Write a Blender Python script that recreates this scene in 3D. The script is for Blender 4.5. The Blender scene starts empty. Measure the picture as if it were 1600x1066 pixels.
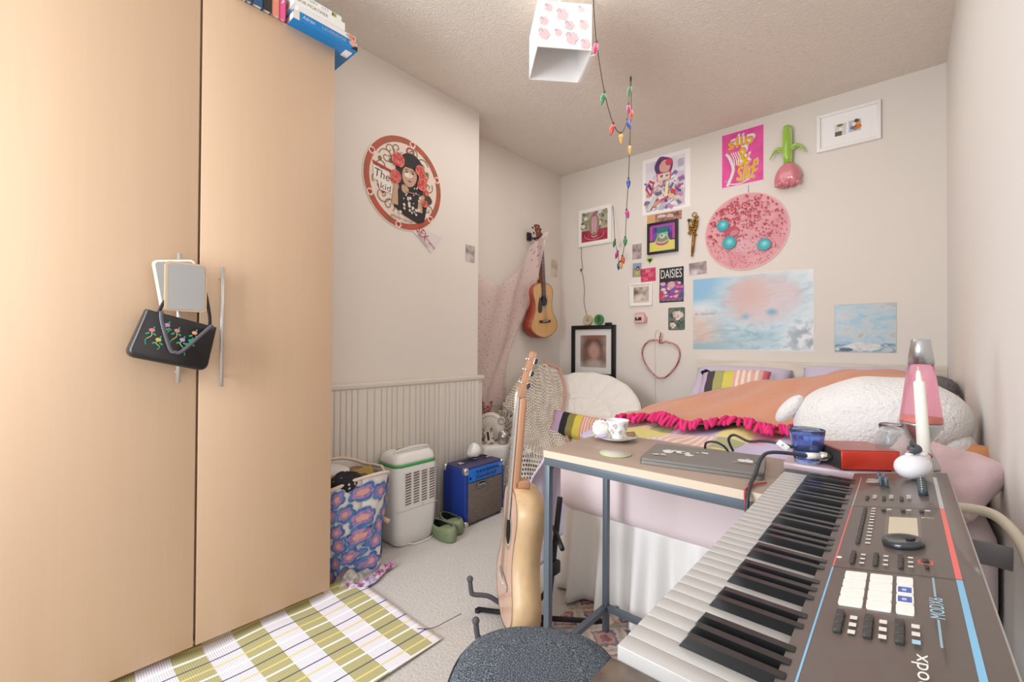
import bpy, bmesh, math, random
from mathutils import Matrix, Vector, Euler
R = math.radians
PI = math.pi
SC = bpy.context.scene
COL = SC.collection
random.seed(7)

# ------------------------------------------------------------------ camera, world, lights, exposure
def make_camera():
    yaw, pitch, roll, f = .7217, .0084, .006, 694.52
    cy, sy = math.cos(yaw), math.sin(yaw)
    fw = Vector((-sy * math.cos(pitch), cy * math.cos(pitch), math.sin(pitch)))
    rt = Vector((cy, sy, 0)); up = rt.cross(fw)
    r2 = rt * math.cos(roll) + up * math.sin(roll)
    u2 = -rt * math.sin(roll) + up * math.cos(roll)
    cd = bpy.data.cameras.new('camera'); co = bpy.data.objects.new('camera', cd); COL.objects.link(co)
    cd.sensor_width = 36; cd.lens = 36 * f / 1600; cd.clip_start = .02
    m = Matrix((r2, u2, -fw)).transposed().to_4x4(); m.translation = (0, 0, 1.08)
    co.matrix_world = m
    SC.camera = co
make_camera()
w = bpy.data.worlds.new('world'); SC.world = w; w.use_nodes = True
w.node_tree.nodes['Background'].inputs[0].default_value = (.90, .95, 1, 1)
w.node_tree.nodes['Background'].inputs[1].default_value = .5
def area(name, loc, rot, sx, sy, power, col):
    l = bpy.data.lights.new(name, 'AREA'); l.shape = 'RECTANGLE'; l.size = sx; l.size_y = sy; l.energy = power; l.color = col
    o = bpy.data.objects.new(name, l); COL.objects.link(o); o.location = loc; o.rotation_euler = rot
    return o
area('window_light', (-1.35, -1.15, 1.5), (R(90), 0, R(-19)), 1.2, 1.4, 63, (.89, .95, 1))
area('ceiling_fill_light', (-1.25, 2.2, 2.66), (0, 0, 0), 1.4, 1.4, 11.5, (1, .97, .93))  # added fill below the ceiling, brightens the deep end; no fitting hangs there
SC.view_settings.view_transform = 'Standard'
SC.view_settings.look = 'None'
SC.view_settings.gamma = 1
SC.view_settings.use_curve_mapping = False
SC.view_settings.exposure = 0.22

# ------------------------------------------------------------------ materials
def lin(c):
    if isinstance(c, str):
        c = [int(c[i:i + 2], 16) / 255 for i in (0, 2, 4)]
        return tuple(x / 12.92 if x <= .04045 else ((x + .055) / 1.055) ** 2.4 for x in c) + (1,)
    return tuple(c) + (1,)
_M = {}
def M(c, rough=.6, metal=0., bump=None, mix=None, trans=0., alpha=1., sheen=0., coat=0., emit=0., ior=1.45, stretch=None):
    key = (c, rough, metal, bump, mix, trans, alpha, sheen, coat, emit, stretch)
    if key in _M: return _M[key]
    m = bpy.data.materials.new('mat_' + str(len(_M))); m.use_nodes = True
    n = m.node_tree.nodes; L = m.node_tree.links; b = n['Principled BSDF']
    b.inputs['Base Color'].default_value = lin(c)
    b.inputs['Roughness'].default_value = rough; b.inputs['Metallic'].default_value = metal
    b.inputs['Transmission Weight'].default_value = trans; b.inputs['Alpha'].default_value = alpha
    b.inputs['Sheen Weight'].default_value = sheen; b.inputs['Coat Weight'].default_value = coat; b.inputs['IOR'].default_value = ior
    if emit: b.inputs['Emission Color'].default_value = lin(c); b.inputs['Emission Strength'].default_value = emit
    if mix or bump:
        tc = n.new('ShaderNodeTexCoord'); mp = n.new('ShaderNodeMapping'); L.new(tc.outputs['Object'], mp.inputs[0])
        if stretch: mp.inputs['Scale'].default_value = stretch
    if mix:   # (colour2, scale, low, high)
        t = n.new('ShaderNodeTexNoise'); t.inputs['Scale'].default_value = mix[1]; t.inputs['Detail'].default_value = 5
        L.new(mp.outputs[0], t.inputs[0])
        r = n.new('ShaderNodeValToRGB'); L.new(t.outputs[0], r.inputs[0])
        r.color_ramp.elements[0].position = mix[2]; r.color_ramp.elements[1].position = mix[3]
        r.color_ramp.elements[0].color = lin(c); r.color_ramp.elements[1].color = lin(mix[0])
        L.new(r.outputs[0], b.inputs['Base Color'])
    if bump:  # (scale, strength, distance)
        t = n.new('ShaderNodeTexNoise'); t.inputs['Scale'].default_value = bump[0]; t.inputs['Detail'].default_value = 6
        L.new(mp.outputs[0], t.inputs[0])
        k = n.new('ShaderNodeBump'); k.inputs['Strength'].default_value = bump[1]; k.inputs['Distance'].default_value = bump[2]
        L.new(t.outputs[0], k.inputs['Height']); L.new(k.outputs[0], b.inputs['Normal'])
    _M[key] = m
    return m
class NB:   # small node-graph helper for custom procedural materials
    def __init__(s, rough=.8):
        s.m = bpy.data.materials.new('mat_x'); s.m.use_nodes = True
        s.n = s.m.node_tree.nodes; s.L = s.m.node_tree.links; s.b = s.n['Principled BSDF']; s.b.inputs['Roughness'].default_value = rough
        s.tc = s.n.new('ShaderNodeTexCoord')
        s.sep = {}
    def co(s, kind, ax):
        if kind not in s.sep:
            q = s.n.new('ShaderNodeSeparateXYZ'); s.L.new(s.tc.outputs[kind], q.inputs[0]); s.sep[kind] = q
        return s.sep[kind].outputs[ax]
    def math(s, op, a, b=0., c=0.):
        q = s.n.new('ShaderNodeMath'); q.operation = op
        for i, v in enumerate((a, b, c)):
            if hasattr(v, 'node'): s.L.new(v, q.inputs[i])
            else: q.inputs[i].default_value = v
        return q.outputs[0]
    def ramp(s, f, stops, const=False):
        q = s.n.new('ShaderNodeValToRGB'); s.L.new(f, q.inputs[0]); cr = q.color_ramp
        if const: cr.interpolation = 'CONSTANT'
        while len(cr.elements) < len(stops): cr.elements.new(.5)
        for e, (p, c) in zip(cr.elements, stops): e.position = p; e.color = lin(c)
        return q.outputs[0]
    def mix(s, f, a, b):
        q = s.n.new('ShaderNodeMix'); q.data_type = 'RGBA'
        for i, v in ((0, f), (6, a), (7, b)):
            if hasattr(v, 'node'): s.L.new(v, q.inputs[i])
            elif i == 0: q.inputs[0].default_value = v
            else: q.inputs[i].default_value = lin(v)
        return q.outputs[2]
    def noise(s, scale, detail=4, kind='Object', dist=0., stretch=None):
        q = s.n.new('ShaderNodeTexNoise'); q.inputs['Scale'].default_value = scale; q.inputs['Detail'].default_value = detail; q.inputs['Distortion'].default_value = dist
        src = s.tc.outputs[kind]
        if stretch:
            mp = s.n.new('ShaderNodeMapping'); mp.inputs['Scale'].default_value = stretch; s.L.new(src, mp.inputs[0]); src = mp.outputs[0]
        s.L.new(src, q.inputs[0]); return q.outputs[0]
    def voro(s, scale, kind='Object', out='Distance', feat='F1', stretch=None):
        q = s.n.new('ShaderNodeTexVoronoi'); q.feature = feat; q.inputs['Scale'].default_value = scale
        src = s.tc.outputs[kind]
        if stretch:
            mp = s.n.new('ShaderNodeMapping'); mp.inputs['Scale'].default_value = stretch; s.L.new(src, mp.inputs[0]); src = mp.outputs[0]
        s.L.new(src, q.inputs[0]); return q.outputs[out]
    def bump(s, h, strength, dist):
        k = s.n.new('ShaderNodeBump'); k.inputs['Strength'].default_value = strength; k.inputs['Distance'].default_value = dist
        s.L.new(h, k.inputs['Height']); s.L.new(k.outputs[0], s.b.inputs['Normal'])
    def col(s, c): s.L.new(c, s.b.inputs['Base Color']); return s

# ------------------------------------------------------------------ mesh helpers
class G:
    def __init__(s):
        s.bm = bmesh.new(); s.uv = s.bm.loops.layers.uv.new('uv'); s.mats = []; s.X = Matrix()
    def mi(s, m):
        if m not in s.mats: s.mats.append(m)
        return s.mats.index(m)
    def _fin(s, verts, m, X=None, smooth=False):
        X = s.X @ X if X is not None else s.X
        for v in verts: v.co = X @ v.co
        i = s.mi(m); fs = set()
        for v in verts:
            for f in v.link_faces: fs.add(f)
        for f in fs: f.material_index = i; f.smooth = smooth
    def box(s, c, d, m, bev=0., rot=None, seg=2, smooth=False):
        r = bmesh.ops.create_cube(s.bm, size=1); vs = r['verts']
        for v in vs: v.co = Vector((v.co.x * d[0], v.co.y * d[1], v.co.z * d[2]))
        if bev:
            es = list({e for v in vs for e in v.link_edges})
            q = bmesh.ops.bevel(s.bm, geom=es, offset=min(bev, min(d) * .49), segments=seg, affect='EDGES', profile=.5)
            vs = list({v for f in q['faces'] for v in f.verts} | {v for v in vs if v.is_valid})
            ext = set(vs)
            for v in vs:
                for f in v.link_faces: ext |= set(f.verts)
            vs = list(ext)
        X = Matrix.Translation(c) @ (Euler(rot).to_matrix().to_4x4() if rot else Matrix())
        s._fin(vs, m, X, smooth or bev > 0)
    def faces(s, vs, fs, m, smooth=False, X=None):
        V = [s.bm.verts.new(v) for v in vs]
        out = []
        for f in fs:
            try: out.append(s.bm.faces.new([V[i] for i in f]))
            except ValueError: pass
        s._fin(V, m, X, smooth)
        return V
    def prism(s, pts, h, m, X=None, smooth=False):   # pts in XY, extruded along +Z by h
        n = len(pts); V = [(p[0], p[1], 0) for p in pts] + [(p[0], p[1], h) for p in pts]
        a = sum(pts[i][0] * pts[(i + 1) % n][1] - pts[(i + 1) % n][0] * pts[i][1] for i in range(n))
        F = [tuple(range(n - 1, -1, -1)), tuple(range(n, 2 * n))] + [(i, (i + 1) % n, n + (i + 1) % n, n + i) for i in range(n)]
        if a < 0: F = [tuple(reversed(f)) for f in F]
        V = s.faces(V, F, m, False, X)
        if smooth:
            for f in {f for v in V for f in v.link_faces}:
                if len(f.verts) == 4: f.smooth = True
    def lathe(s, prof, m, X=None, n=32, cap=True, smooth=True, start=0., end=2 * PI):
        full = abs(end - start - 2 * PI) < 1e-6; k = n if full else n + 1
        V = []; F = []
        for r, z in prof:
            for i in range(k):
                a = start + (end - start) * i / n; V.append((r * math.cos(a), r * math.sin(a), z))
        for j in range(len(prof) - 1):
            for i in range(n):
                a, b = j * k + i, j * k + (i + 1) % k
                F.append((a, b, b + k, a + k))
        if cap:
            if prof[0][0] > 1e-5: F.append(tuple(range(k - 1, -1, -1)))
            if prof[-1][0] > 1e-5: F.append(tuple((len(prof) - 1) * k + i for i in range(k)))
        s.faces(V, F, m, smooth, X)
    def cyl(s, a, b, r, m, n=20, r2=None, smooth=True):
        a, b = Vector(a), Vector(b); d = b - a; q = Vector((0, 0, 1)).rotation_difference(d) if d.length else None
        X = Matrix.Translation(a) @ q.to_matrix().to_4x4()
        s.lathe([(r, 0), (r if r2 is None else r2, d.length)], m, X, n)
    def tube(s, pts, r, m, n=10, closed=False, flat=None):
        P = [Vector(p) for p in pts]; k = len(P); V = []; F = []; up = None
        for i, p in enumerate(P):
            t = (P[(i + 1) % k] - P[i - 1]) if closed else (P[min(i + 1, k - 1)] - P[max(i - 1, 0)])
            t = t.normalized() if t.length > 1e-9 else Vector((0, 0, 1))
            if up is None:
                up = Vector((0, 0, 1)) if abs(t.z) < .9 else Vector((1, 0, 0))
            up = (up - t * up.dot(t)); up = up.normalized() if up.length > 1e-6 else t.orthogonal().normalized()
            sd = t.cross(up); rr = r[i] if isinstance(r, (list, tuple)) else r
            for j in range(n):
                a = 2 * PI * j / n
                V.append(p + sd * math.cos(a) * rr + up * math.sin(a) * rr * (flat or 1))
        for i in range(k if closed else k - 1):
            for j in range(n):
                a = i * n + j; b = i * n + (j + 1) % n; c = ((i + 1) % k) * n
                F.append((a, b, c + (j + 1) % n, c + j))
        if not closed: F.append(tuple(range(n - 1, -1, -1))); F.append(tuple((k - 1) * n + j for j in range(n)))
        s.faces(V, F, m, True)
    def ball(s, c, r, m, nu=24, nv=14, rot=None, e=1., fn=None):
        if not isinstance(r, (tuple, list)): r = (r, r, r)
        def pw(x): return math.copysign(abs(x) ** e, x)
        V = [(0, 0, -1)]; F = []
        for j in range(1, nv):
            ph = -PI / 2 + PI * j / nv
            for i in range(nu):
                th = 2 * PI * i / nu
                V.append((pw(math.cos(ph)) * pw(math.cos(th)), pw(math.cos(ph)) * pw(math.sin(th)), pw(math.sin(ph))))
        V.append((0, 0, 1)); t = len(V) - 1
        for i in range(nu):
            F.append((0, 1 + (i + 1) % nu, 1 + i))
            F.append((t, 1 + (nv - 2) * nu + i, 1 + (nv - 2) * nu + (i + 1) % nu))
            for j in range(nv - 2):
                a = 1 + j * nu + i; b = 1 + j * nu + (i + 1) % nu
                F.append((a, b, b + nu, a + nu))
        V = [Vector((v[0] * r[0], v[1] * r[1], v[2] * r[2])) for v in V]
        if fn: V = [fn(v) for v in V]
        X = Matrix.Translation(c) @ (Euler(rot).to_matrix().to_4x4() if rot else Matrix())
        s.faces(V, F, m, True, X)
    def grid(s, fn, nu, nv, m, smooth=True, keep=None):   # fn(u,v) -> point, u,v in 0..1
        V = [s.bm.verts.new(s.X @ Vector(fn(i / nu, j / nv))) for j in range(nv + 1) for i in range(nu + 1)]
        k = s.mi(m)
        for j in range(nv):
            for i in range(nu):
                if keep and not keep((i + .5) / nu, (j + .5) / nv): continue
                a = j * (nu + 1) + i; q = (a, a + 1, a + nu + 2, a + nu + 1)
                f = s.bm.faces.new([V[t] for t in q]); f.smooth = smooth; f.material_index = k
                for lp, (di, dj) in zip(f.loops, ((0, 0), (1, 0), (1, 1), (0, 1))):
                    lp[s.uv].uv = ((i + di) / nu, (j + dj) / nv)
        for v in V:
            if not v.link_faces: s.bm.verts.remove(v)
    def text(s, body, X, wd, ht, m, ext=.0002, shear=0., squeeze=True):   # centred, fitted into wd x ht in the XY plane of X
        cu = bpy.data.curves.new('t', 'FONT'); cu.body = body; cu.size = 1; cu.shear = shear; cu.resolution_u = 3; cu.extrude = 0
        ob = bpy.data.objects.new('t', cu); me = ob.to_mesh()
        vs = [v.co.copy() for v in me.vertices]; fs = [tuple(p.vertices) for p in me.polygons]
        ob.to_mesh_clear(); bpy.data.objects.remove(ob); bpy.data.curves.remove(cu)
        if not vs: return
        x0 = min(v.x for v in vs); x1 = max(v.x for v in vs); y0 = min(v.y for v in vs); y1 = max(v.y for v in vs)
        sx = wd / (x1 - x0); sy = ht / (y1 - y0)
        V = [((v.x - (x0 + x1) / 2) * sx, (v.y - (y0 + y1) / 2) * sy, ext) for v in vs]
        s.faces(V, fs, m, False, X)
    def build(s, name, parent=None, solid=0., sub=0, loc=None, rot=None, soff=-1):
        me = bpy.data.meshes.new(name); s.bm.normal_update(); s.bm.to_mesh(me); s.bm.free()
        for m in s.mats: me.materials.append(m)
        o = bpy.data.objects.new(name, me); COL.objects.link(o)
        if parent: o.parent = parent
        if loc: o.location = loc
        if rot: o.rotation_euler = rot
        if solid: q = o.modifiers.new('solid', 'SOLIDIFY'); q.thickness = solid; q.offset = soff
        if sub: q = o.modifiers.new('sub', 'SUBSURF'); q.levels = sub; q.render_levels = sub
        return o
def thing(name, label, cat, loc=(0, 0, 0), rot=None, group=None):
    o = bpy.data.objects.new(name, None); COL.objects.link(o); o.empty_display_size = .05
    o.location = loc
    if rot: o.rotation_euler = rot
    o['label'] = label; o['category'] = cat
    if group: o['group'] = group
    return o
def tag(o, label, cat, group=None, kind=None):
    if label: o['label'] = label
    if cat: o['category'] = cat
    if group: o['group'] = group
    if kind: o['kind'] = kind
    return o
def struct(o): o['kind'] = 'structure'; return o
def rr(w_, h_, r, n=5):   # rounded rectangle outline
    P = []
    for cx, cy, a0 in ((w_ / 2 - r, h_ / 2 - r, 0), (-w_ / 2 + r, h_ / 2 - r, 90), (-w_ / 2 + r, -h_ / 2 + r, 180), (w_ / 2 - r, -h_ / 2 + r, 270)):
        for i in range(n + 1):
            a = R(a0 + 90 * i / n); P.append((cx + r * math.cos(a), cy + r * math.sin(a)))
    return P
def smooth_curve(pts, n=8, closed=False):   # Catmull-Rom
    P = [Vector(p) for p in pts]; k = len(P); out = []
    for i in range(k if closed else k - 1):
        p0 = P[(i - 1) % k] if closed or i > 0 else P[0]; p1 = P[i]; p2 = P[(i + 1) % k]
        p3 = P[(i + 2) % k] if closed or i + 2 < k else P[-1]
        for j in range(n):
            t = j / n
            out.append(.5 * ((2 * p1) + (-p0 + p2) * t + (2 * p0 - 5 * p1 + 4 * p2 - p3) * t * t + (-p0 + 3 * p1 - 3 * p2 + p3) * t ** 3))
    if not closed: out.append(P[-1])
    return out
def sstep(a, b, x):
    t = max(0, min(1, (x - a) / (b - a))); return t * t * (3 - 2 * t)
def interp(tab, x):
    if x <= tab[0][0]: return tab[0][1]
    for (a, p), (b, q) in zip(tab, tab[1:]):
        if x <= b: return p + (q - p) * (x - a) / (b - a)
    return tab[-1][1]
WALLX = Matrix(((1, 0, 0, 0), (0, 0, -1, 0), (0, 1, 0, 0), (0, 0, 0, 1)))   # art plane (u,v,n) -> local (x, -y out of wall, z)
class Art:   # flat printed artwork: thin layered patches in a plane X, all inside one mesh
    def __init__(s, g, X, step=.0002, base=0.): s.g = g; s.X = X; s.n = base; s.st = min(step, .00008); s.k = 0; s.lim = 120
    def _T(s):
        s.k = s.k + 1 if s.k < s.lim else s.lim - 90
        return s.X @ Matrix.Translation((0, 0, s.n + s.k * s.st))
    def top(s): s.lim += 100; s.k = s.lim - 90
    def poly(s, pts, m):
        a = sum(pts[i][0] * pts[(i + 1) % len(pts)][1] - pts[(i + 1) % len(pts)][0] * pts[i][1] for i in range(len(pts)))
        if a < 0: pts = pts[::-1]
        s.g.faces([(p[0], p[1], 0) for p in pts], [tuple(range(len(pts)))], m, False, s._T())
    def rect(s, x0, y0, x1, y1, m): s.poly([(x0, y0), (x1, y0), (x1, y1), (x0, y1)], m)
    def ell(s, x, y, rx, ry, m, a=0., n=20):
        c, d = math.cos(a), math.sin(a)
        s.poly([(x + rx * math.cos(t) * c - ry * math.sin(t) * d, y + rx * math.cos(t) * d + ry * math.sin(t) * c) for t in [2 * PI * i / n for i in range(n)]], m)
    def blob(s, x, y, r, m, k=7, amp=.3, asp=1.):
        ph = random.random() * 6; A = [1 + amp * (random.random() - .5) for _ in range(k)]
        P = smooth_curve([(x + r * A[i] * math.cos(ph + 2 * PI * i / k), y + asp * r * A[i] * math.sin(ph + 2 * PI * i / k), 0) for i in range(k)], 4, True)
        s.poly([(p.x, p.y) for p in P], m)
    def line(s, pts, w_, m, curve=0):
        if curve: pts = [(p.x, p.y) for p in smooth_curve([(p[0], p[1], 0) for p in pts], curve)]
        V = []; F = []; T = s._T()
        for i, p in enumerate(pts):
            a = Vector(pts[max(i - 1, 0)]); b = Vector(pts[min(i + 1, len(pts) - 1)]); d = (b - a)
            d = d.normalized() if d.length > 1e-9 else Vector((1, 0)); nn = Vector((-d.y, d.x)) * w_ / 2
            V += [(p[0] - nn.x, p[1] - nn.y, 0), (p[0] + nn.x, p[1] + nn.y, 0)]
        for i in range(len(pts) - 1): F.append((2 * i, 2 * i + 2, 2 * i + 3, 2 * i + 1))
        s.g.faces(V, F, m, False, T)
    def text(s, b, x, y, w_, h_, m, a=0., shear=0.):
        s.g.text(b, s._T() @ Matrix.Translation((x, y, 0)) @ Matrix.Rotation(a, 4, 'Z'), w_, h_, m, 0, shear)

# ------------------------------------------------------------------ common materials
def wall_mat(c, rough=.9):
    b = NB(rough); n1 = b.noise(2.2, 3); b.col(b.mix(b.math('MULTIPLY', n1, .25), c, tuple(x * .93 for x in lin(c)[:3])))
    b.bump(b.noise(140, 4), .12, .002); return b.m
WALL = wall_mat('E3DAD1'); WALLR = wall_mat('E8E4DE')
def ceil_mat():
    b = NB(.95); t = b.noise(26, 3, dist=3.5); b.col(b.mix(t, 'E3D9CE', 'EDE3D9')); b.bump(t, .55, .012); return b.m
def carpet_mat():
    b = NB(1.); t = b.noise(90, 5); u = b.noise(3, 2); b.col(b.mix(t, b.mix(u, 'ABA29A', 'BAB2AA'), 'D6D1CC')); b.bump(t, .8, .006); b.b.inputs['Sheen Weight'].default_value = .2; return b.m
def beech_mat():
    b = NB(.42); t = b.noise(1., 3, stretch=(9, 9, .35)); u = b.noise(1., 6, stretch=(90, 90, 2.2)); v = b.noise(.7, 1)
    c = b.mix(t, 'CAA98B', 'D3B599'); c = b.mix(b.math('MULTIPLY', u, .3), c, 'BF9C78'); b.col(c); b.b.inputs['Coat Weight'].default_value = .15; b.b.inputs['Coat Roughness'].default_value = .35; return b.m
BEECH = beech_mat()
STEEL = M('CFCBC8', .42, .75); CHROME = M('E0E0E2', .12, 1.); WHITE = M('F0EEEC', .45); BLACK = M('17161A', .45); DARK = M('2A2626', .6)
PAPER = M('F1ECE6', .8); WHITEP = M('F4F2F0', .3, coat=.3)

# ------------------------------------------------------------------ the room
XC, XA, YB, H, XR, XW = -2.2265, -2.4766, 3.5136, 2.7, .187, -1.8076
def slab(name, x0, x1, y0, y1, z0, z1, m):
    g = G(); g.box(((x0 + x1) / 2, (y0 + y1) / 2, (z0 + z1) / 2), (x1 - x0, y1 - y0, z1 - z0), m); return struct(g.build(name))
slab('floor', -2.7, .35, -1.2, 3.65, -.1, 0, carpet_mat())
slab('ceiling', -2.7, .35, -1.2, 3.65, H, H + .1, ceil_mat())
slab('wall_left', XA - .12, XA, -1.2, 3.65, 0, H, WALL)
slab('wall_chimney', XA + .001, XC, .96, 2.168, 0, H, WALL)
slab('wall_back', XA, XR, YB, YB + .12, 0, H, WALL)
slab('wall_right', XR, XR + .12, -1.2, 3.65, 0, H, WALLR)
slab('baseboard_back', XA, -1.3, YB - .015, YB, 0, .1, M('EDE6DE', .5))
slab('baseboard_left', XA, XA + .015, 2.17, YB - .016, 0, .1, M('EDE6DE', .5))
# grooved white boarding across the foot of the chimney breast
g = G(); mp = M('DAD2C8', .55)
y0, y1, z1 = .965, 2.176, .868
pr = [(XC, y0)]; ys = []
y = y0; random.seed(3)
while y < y1 - .03:
    wd = random.choice([.028, .04, .052, .03])
    ys.append((y, min(y + wd, y1 - .002))); y += wd + .004
for a, b_ in ys: g.box((XC + .022, (a + b_) / 2, .42), (.044, b_ - a, .84), mp, .004)
g.box((XC + .0195, (y0 + y1) / 2, .42), (.037, y1 - y0, .838), mp)
g.box((XC + .024, (y0 + y1) / 2 + .006, .853), (.052, y1 - y0 + .012, .03), mp, .006)
g.box((XC + .018, (y0 + y1) / 2, .835), (.046, y1 - y0 + .004, .03), mp, .004)
struct(g.build('trim_1'))

# ------------------------------------------------------------------ wardrobe
def wardrobe():
    t = thing('wardrobe', 'tall light beech two-door wardrobe with bar handles', 'wardrobe', (-2.1, .41, 0))
    L = Matrix.Translation((2.1, -.41, 0))
    def B(g, x0, x1, y0, y1, z0, z1, m, bev=0.): g.box(((x0 + x1) / 2 + 2.1, (y0 + y1) / 2 - .41, (z0 + z1) / 2), (x1 - x0, y1 - y0, z1 - z0), m, bev)
    g = G()
    B(g, -2.40, -1.831, -.09, -.072, 0, 2.328, BEECH); B(g, -2.40, -1.831, .890, .908, 0, 2.328, BEECH)
    B(g, -2.40, -1.831, .42, .438, .06, 2.31, BEECH)
    B(g, -2.40, -1.831, -.072, .890, 2.31, 2.328, BEECH); B(g, -2.40, -1.831, -.072, .890, .055, .073, BEECH)
    B(g, -2.40, -2.39, -.072, .890, .073, 2.31, M('8A6242', .7))
    g.build('carcass', t)
    g = G(); B(g, -1.875, -1.86, -.072, .890, 0, .055, M('D6C0A6', .6)); g.build('plinth', t)
    for nm, a, b_, hy, z0, z1 in (('door', -.088, .4275, .37, .950, 1.372), ('door', .4345, .9065, .492, .929, 1.343)):
        g = G(); B(g, -1.829, XW, a, b_, .05, 2.33, BEECH, .002); d = g.build('door', t)
        g = G(); g.cyl((XW + .033 + 2.1, hy - .41, z0), (XW + .033 + 2.1, hy - .41, z1), .0065, STEEL)
        for z in (z0 + .035, z1 - .035): g.cyl((XW + 2.1, hy - .41, z), (XW + .033 + 2.1, hy - .41, z), .0045, STEEL, 12)
        hd = g.build('handle', d); hd['label'] = 'brushed steel bar handle'
wardrobe()

# mirrors and handbag hanging on the left door handle
def mirror(loc, rot, label, framec):
    t = thing('mirror', label, 'mirror', loc, rot)
    X = Matrix(((0, 0, 1, 0), (1, 0, 0, 0), (0, 1, 0, 0), (0, 0, 0, 1)))
    g = G(); g.prism(rr(.112, .158, .014), .009, M(framec, .45), X); g.build('frame', t)
    g = G(); g.prism(rr(.1, .146, .01), .0012, M('B4B6B8', .06, 1.), X @ Matrix.Translation((0, 0, .009))); g.build('glass', t)
mirror((-1.753, .383, 1.260), (0, 0, 0), 'small mirror with rounded corners hanging in front on the left wardrobe handle', 'C9A98A')
mirror((-1.764, .363, 1.268), (R(9), 0, 0), 'tilted white edged mirror tucked behind the front mirror on the handle', 'EFEAE2')
def handbag():
    t = thing('handbag', 'black handbag embroidered with pink roses hanging from the wardrobe handle', 'handbag', (-1.742, .352, 1.085), (R(-15), 0, 0))
    lm = M('1D1719', .38, bump=(300, .15, .001), coat=.15)
    g = G(); O = [(p[0], p[1]) for p in rr(.212, .150, .024, 6)]   # rounded below, square shouldered above
    O = [(math.copysign(min(abs(y), .106), y) * (1 - .09 * (z + .075) / .15), z) if z < 0 else (math.copysign(.106 if z < .06 else min(abs(y) + .022 * (z - .05) / .025, .106), y) * (1 - .09 * (z + .075) / .15), z) for y, z in O]
    V = []; F = []; n = len(O); LY = ((-.030, .90, 1.), (-.026, .97, 1.), (-.016, 1., .9), (.018, 1., .9), (.028, .975, 1.), (.032, .93, 1.))
    for x, k, q in LY: V += [(x * (1 - .3 * max(0, z) / .075), y * k, z * (k if z < 0 else .5 + .5 * k)) for y, z in O]
    for j in range(len(LY) - 1):
        for i in range(n): F.append((j * n + i, j * n + (i + 1) % n, (j + 1) * n + (i + 1) % n, (j + 1) * n + i))
    F.append(tuple(range(n - 1, -1, -1))); F.append(tuple((len(LY) - 1) * n + i for i in range(n))); g.faces(V, F, lm, True); g.build('body', t)
    g = G()
    g.tube(smooth_curve([(.034, -.062, .078), (.040, -.052, .045), (.043, -.012, -.028), (.044, .004, -.034), (.044, .02, -.026), (.040, .062, .05), (.034, .078, .076)], 6), .0055, M('57545E', .35, coat=.3), 8, flat=.35)
    h = g.build('strap', t); h['label'] = 'grey front strap hanging down'
    g = G()
    g.tube(smooth_curve([(-.012, -.06, .074), (-.012, -.052, .125), (-.012, -.005, .205), (-.012, .028, .2), (-.012, .07, .115), (-.012, .083, .072)], 6), .005, lm, 8, flat=.4)
    g.build('strap', t)
    g = G(); X = Matrix(((0, -.12, 1, .0335), (1, 0, 0, 0), (0, 1, 0, 0), (0, 0, 0, 1)))
    ar = Art(g, X, .00015); gr = M('2F9A6B', .6); yl = M('C9B45A', .6); pk = M('D77A94', .6); pp = M('B48BC4', .6); og = M('E59A7A', .6)
    for (y, z, l, c, sd) in ((-.068, .012, .042, pk, 1), (-.036, .038, .02, pp, -1), (-.046, -.012, .026, yl, -1), (-.008, .028, .05, pk, 1), (.012, .004, .032, pp, -1), (.038, .034, .0, og, 1), (.034, .006, .045, gr, 1)):
        if l: ar.line([(y, z), (y + sd * .003, z - l * .3), (y - sd * .008, z - l * .65), (y - sd * .004, z - l)], .0028, gr, 5); ar.line([(y, z), (y + sd * .003, z - l * .3), (y - sd * .006, z - l * .55)], .0018, yl, 5)
        ar.ell(y, z + .004, .0075, .0055, c); ar.ell(y - .008, z - .008, .006, .0028, gr, .6); ar.ell(y + .009, z - .007, .006, .0026, gr, -.5); ar.ell(y + .003, z + .012, .0022, .005, gr, -.3)
    e = g.build('embroidery', t); e['label'] = 'pink rose embroidery with green stems'
handbag()

# books on top of the wardrobe
def book(loc, d, c, label, rot=None, title=None, tcol=None, spine='x', extra=None, cat='book', grp=None):
    # d: (x size, y size, z size); spine on +x side
    t = thing('book', label, cat, loc, rot, grp)
    cov = M(c, .35, coat=.2)
    g = G(); x, y, z = d
    g.box((0, 0, .0015), (x, y, .003), cov); g.box((0, 0, z - .0015), (x, y, .003), cov); g.box((x / 2 - .0015, 0, z / 2), (.003, y, z - .006), cov)
    if extra: extra(g, x, y, z)
    X = Matrix(((0, 0, 1, x / 2), (1, 0, 0, 0), (0, 1, 0, z / 2), (0, 0, 0, 1)))
    if title:
        ar = Art(g, X, .0002)
        for (s, u, v, w_, h_, c2, sh) in title: ar.text(s, u, v, w_, h_, M(c2, .5), 0, sh)
    g.build('cover', t)
    g = G(); g.box((-.004, 0, z / 2), (x - .01, y - .006, z - .0065), M('E6DDD0', .9, bump=(200, .3, .001))); g.build('pages', t)
z0 = 2.3285
xf = -1.80
def ex1(g, x, y, z):
    X = Matrix(((0, 0, 1, x / 2), (1, 0, 0, 0), (0, 1, 0, z / 2), (0, 0, 0, 1))); a = Art(g, X, .0002)
    a.rect(-y / 2, -z / 2, -y / 2 + .022, z / 2, M('E5D9CC', .5)); a.ell(y / 2 - .022, .006, .016, .011, M('E59C84', .5)); a.poly([(y / 2 - .03, -z / 2), (y / 2, -z / 2), (y / 2, z / 2), (y / 2 - .01, 0)], M('1C1A22', .5)); a.ell(y / 2 - .006, .008, .006, .009, M('D9B09A', .5))
    g.box((x / 2 - .05, y / 2 - .025, -.0004), (.05, .03, .0006), WHITE)
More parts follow.
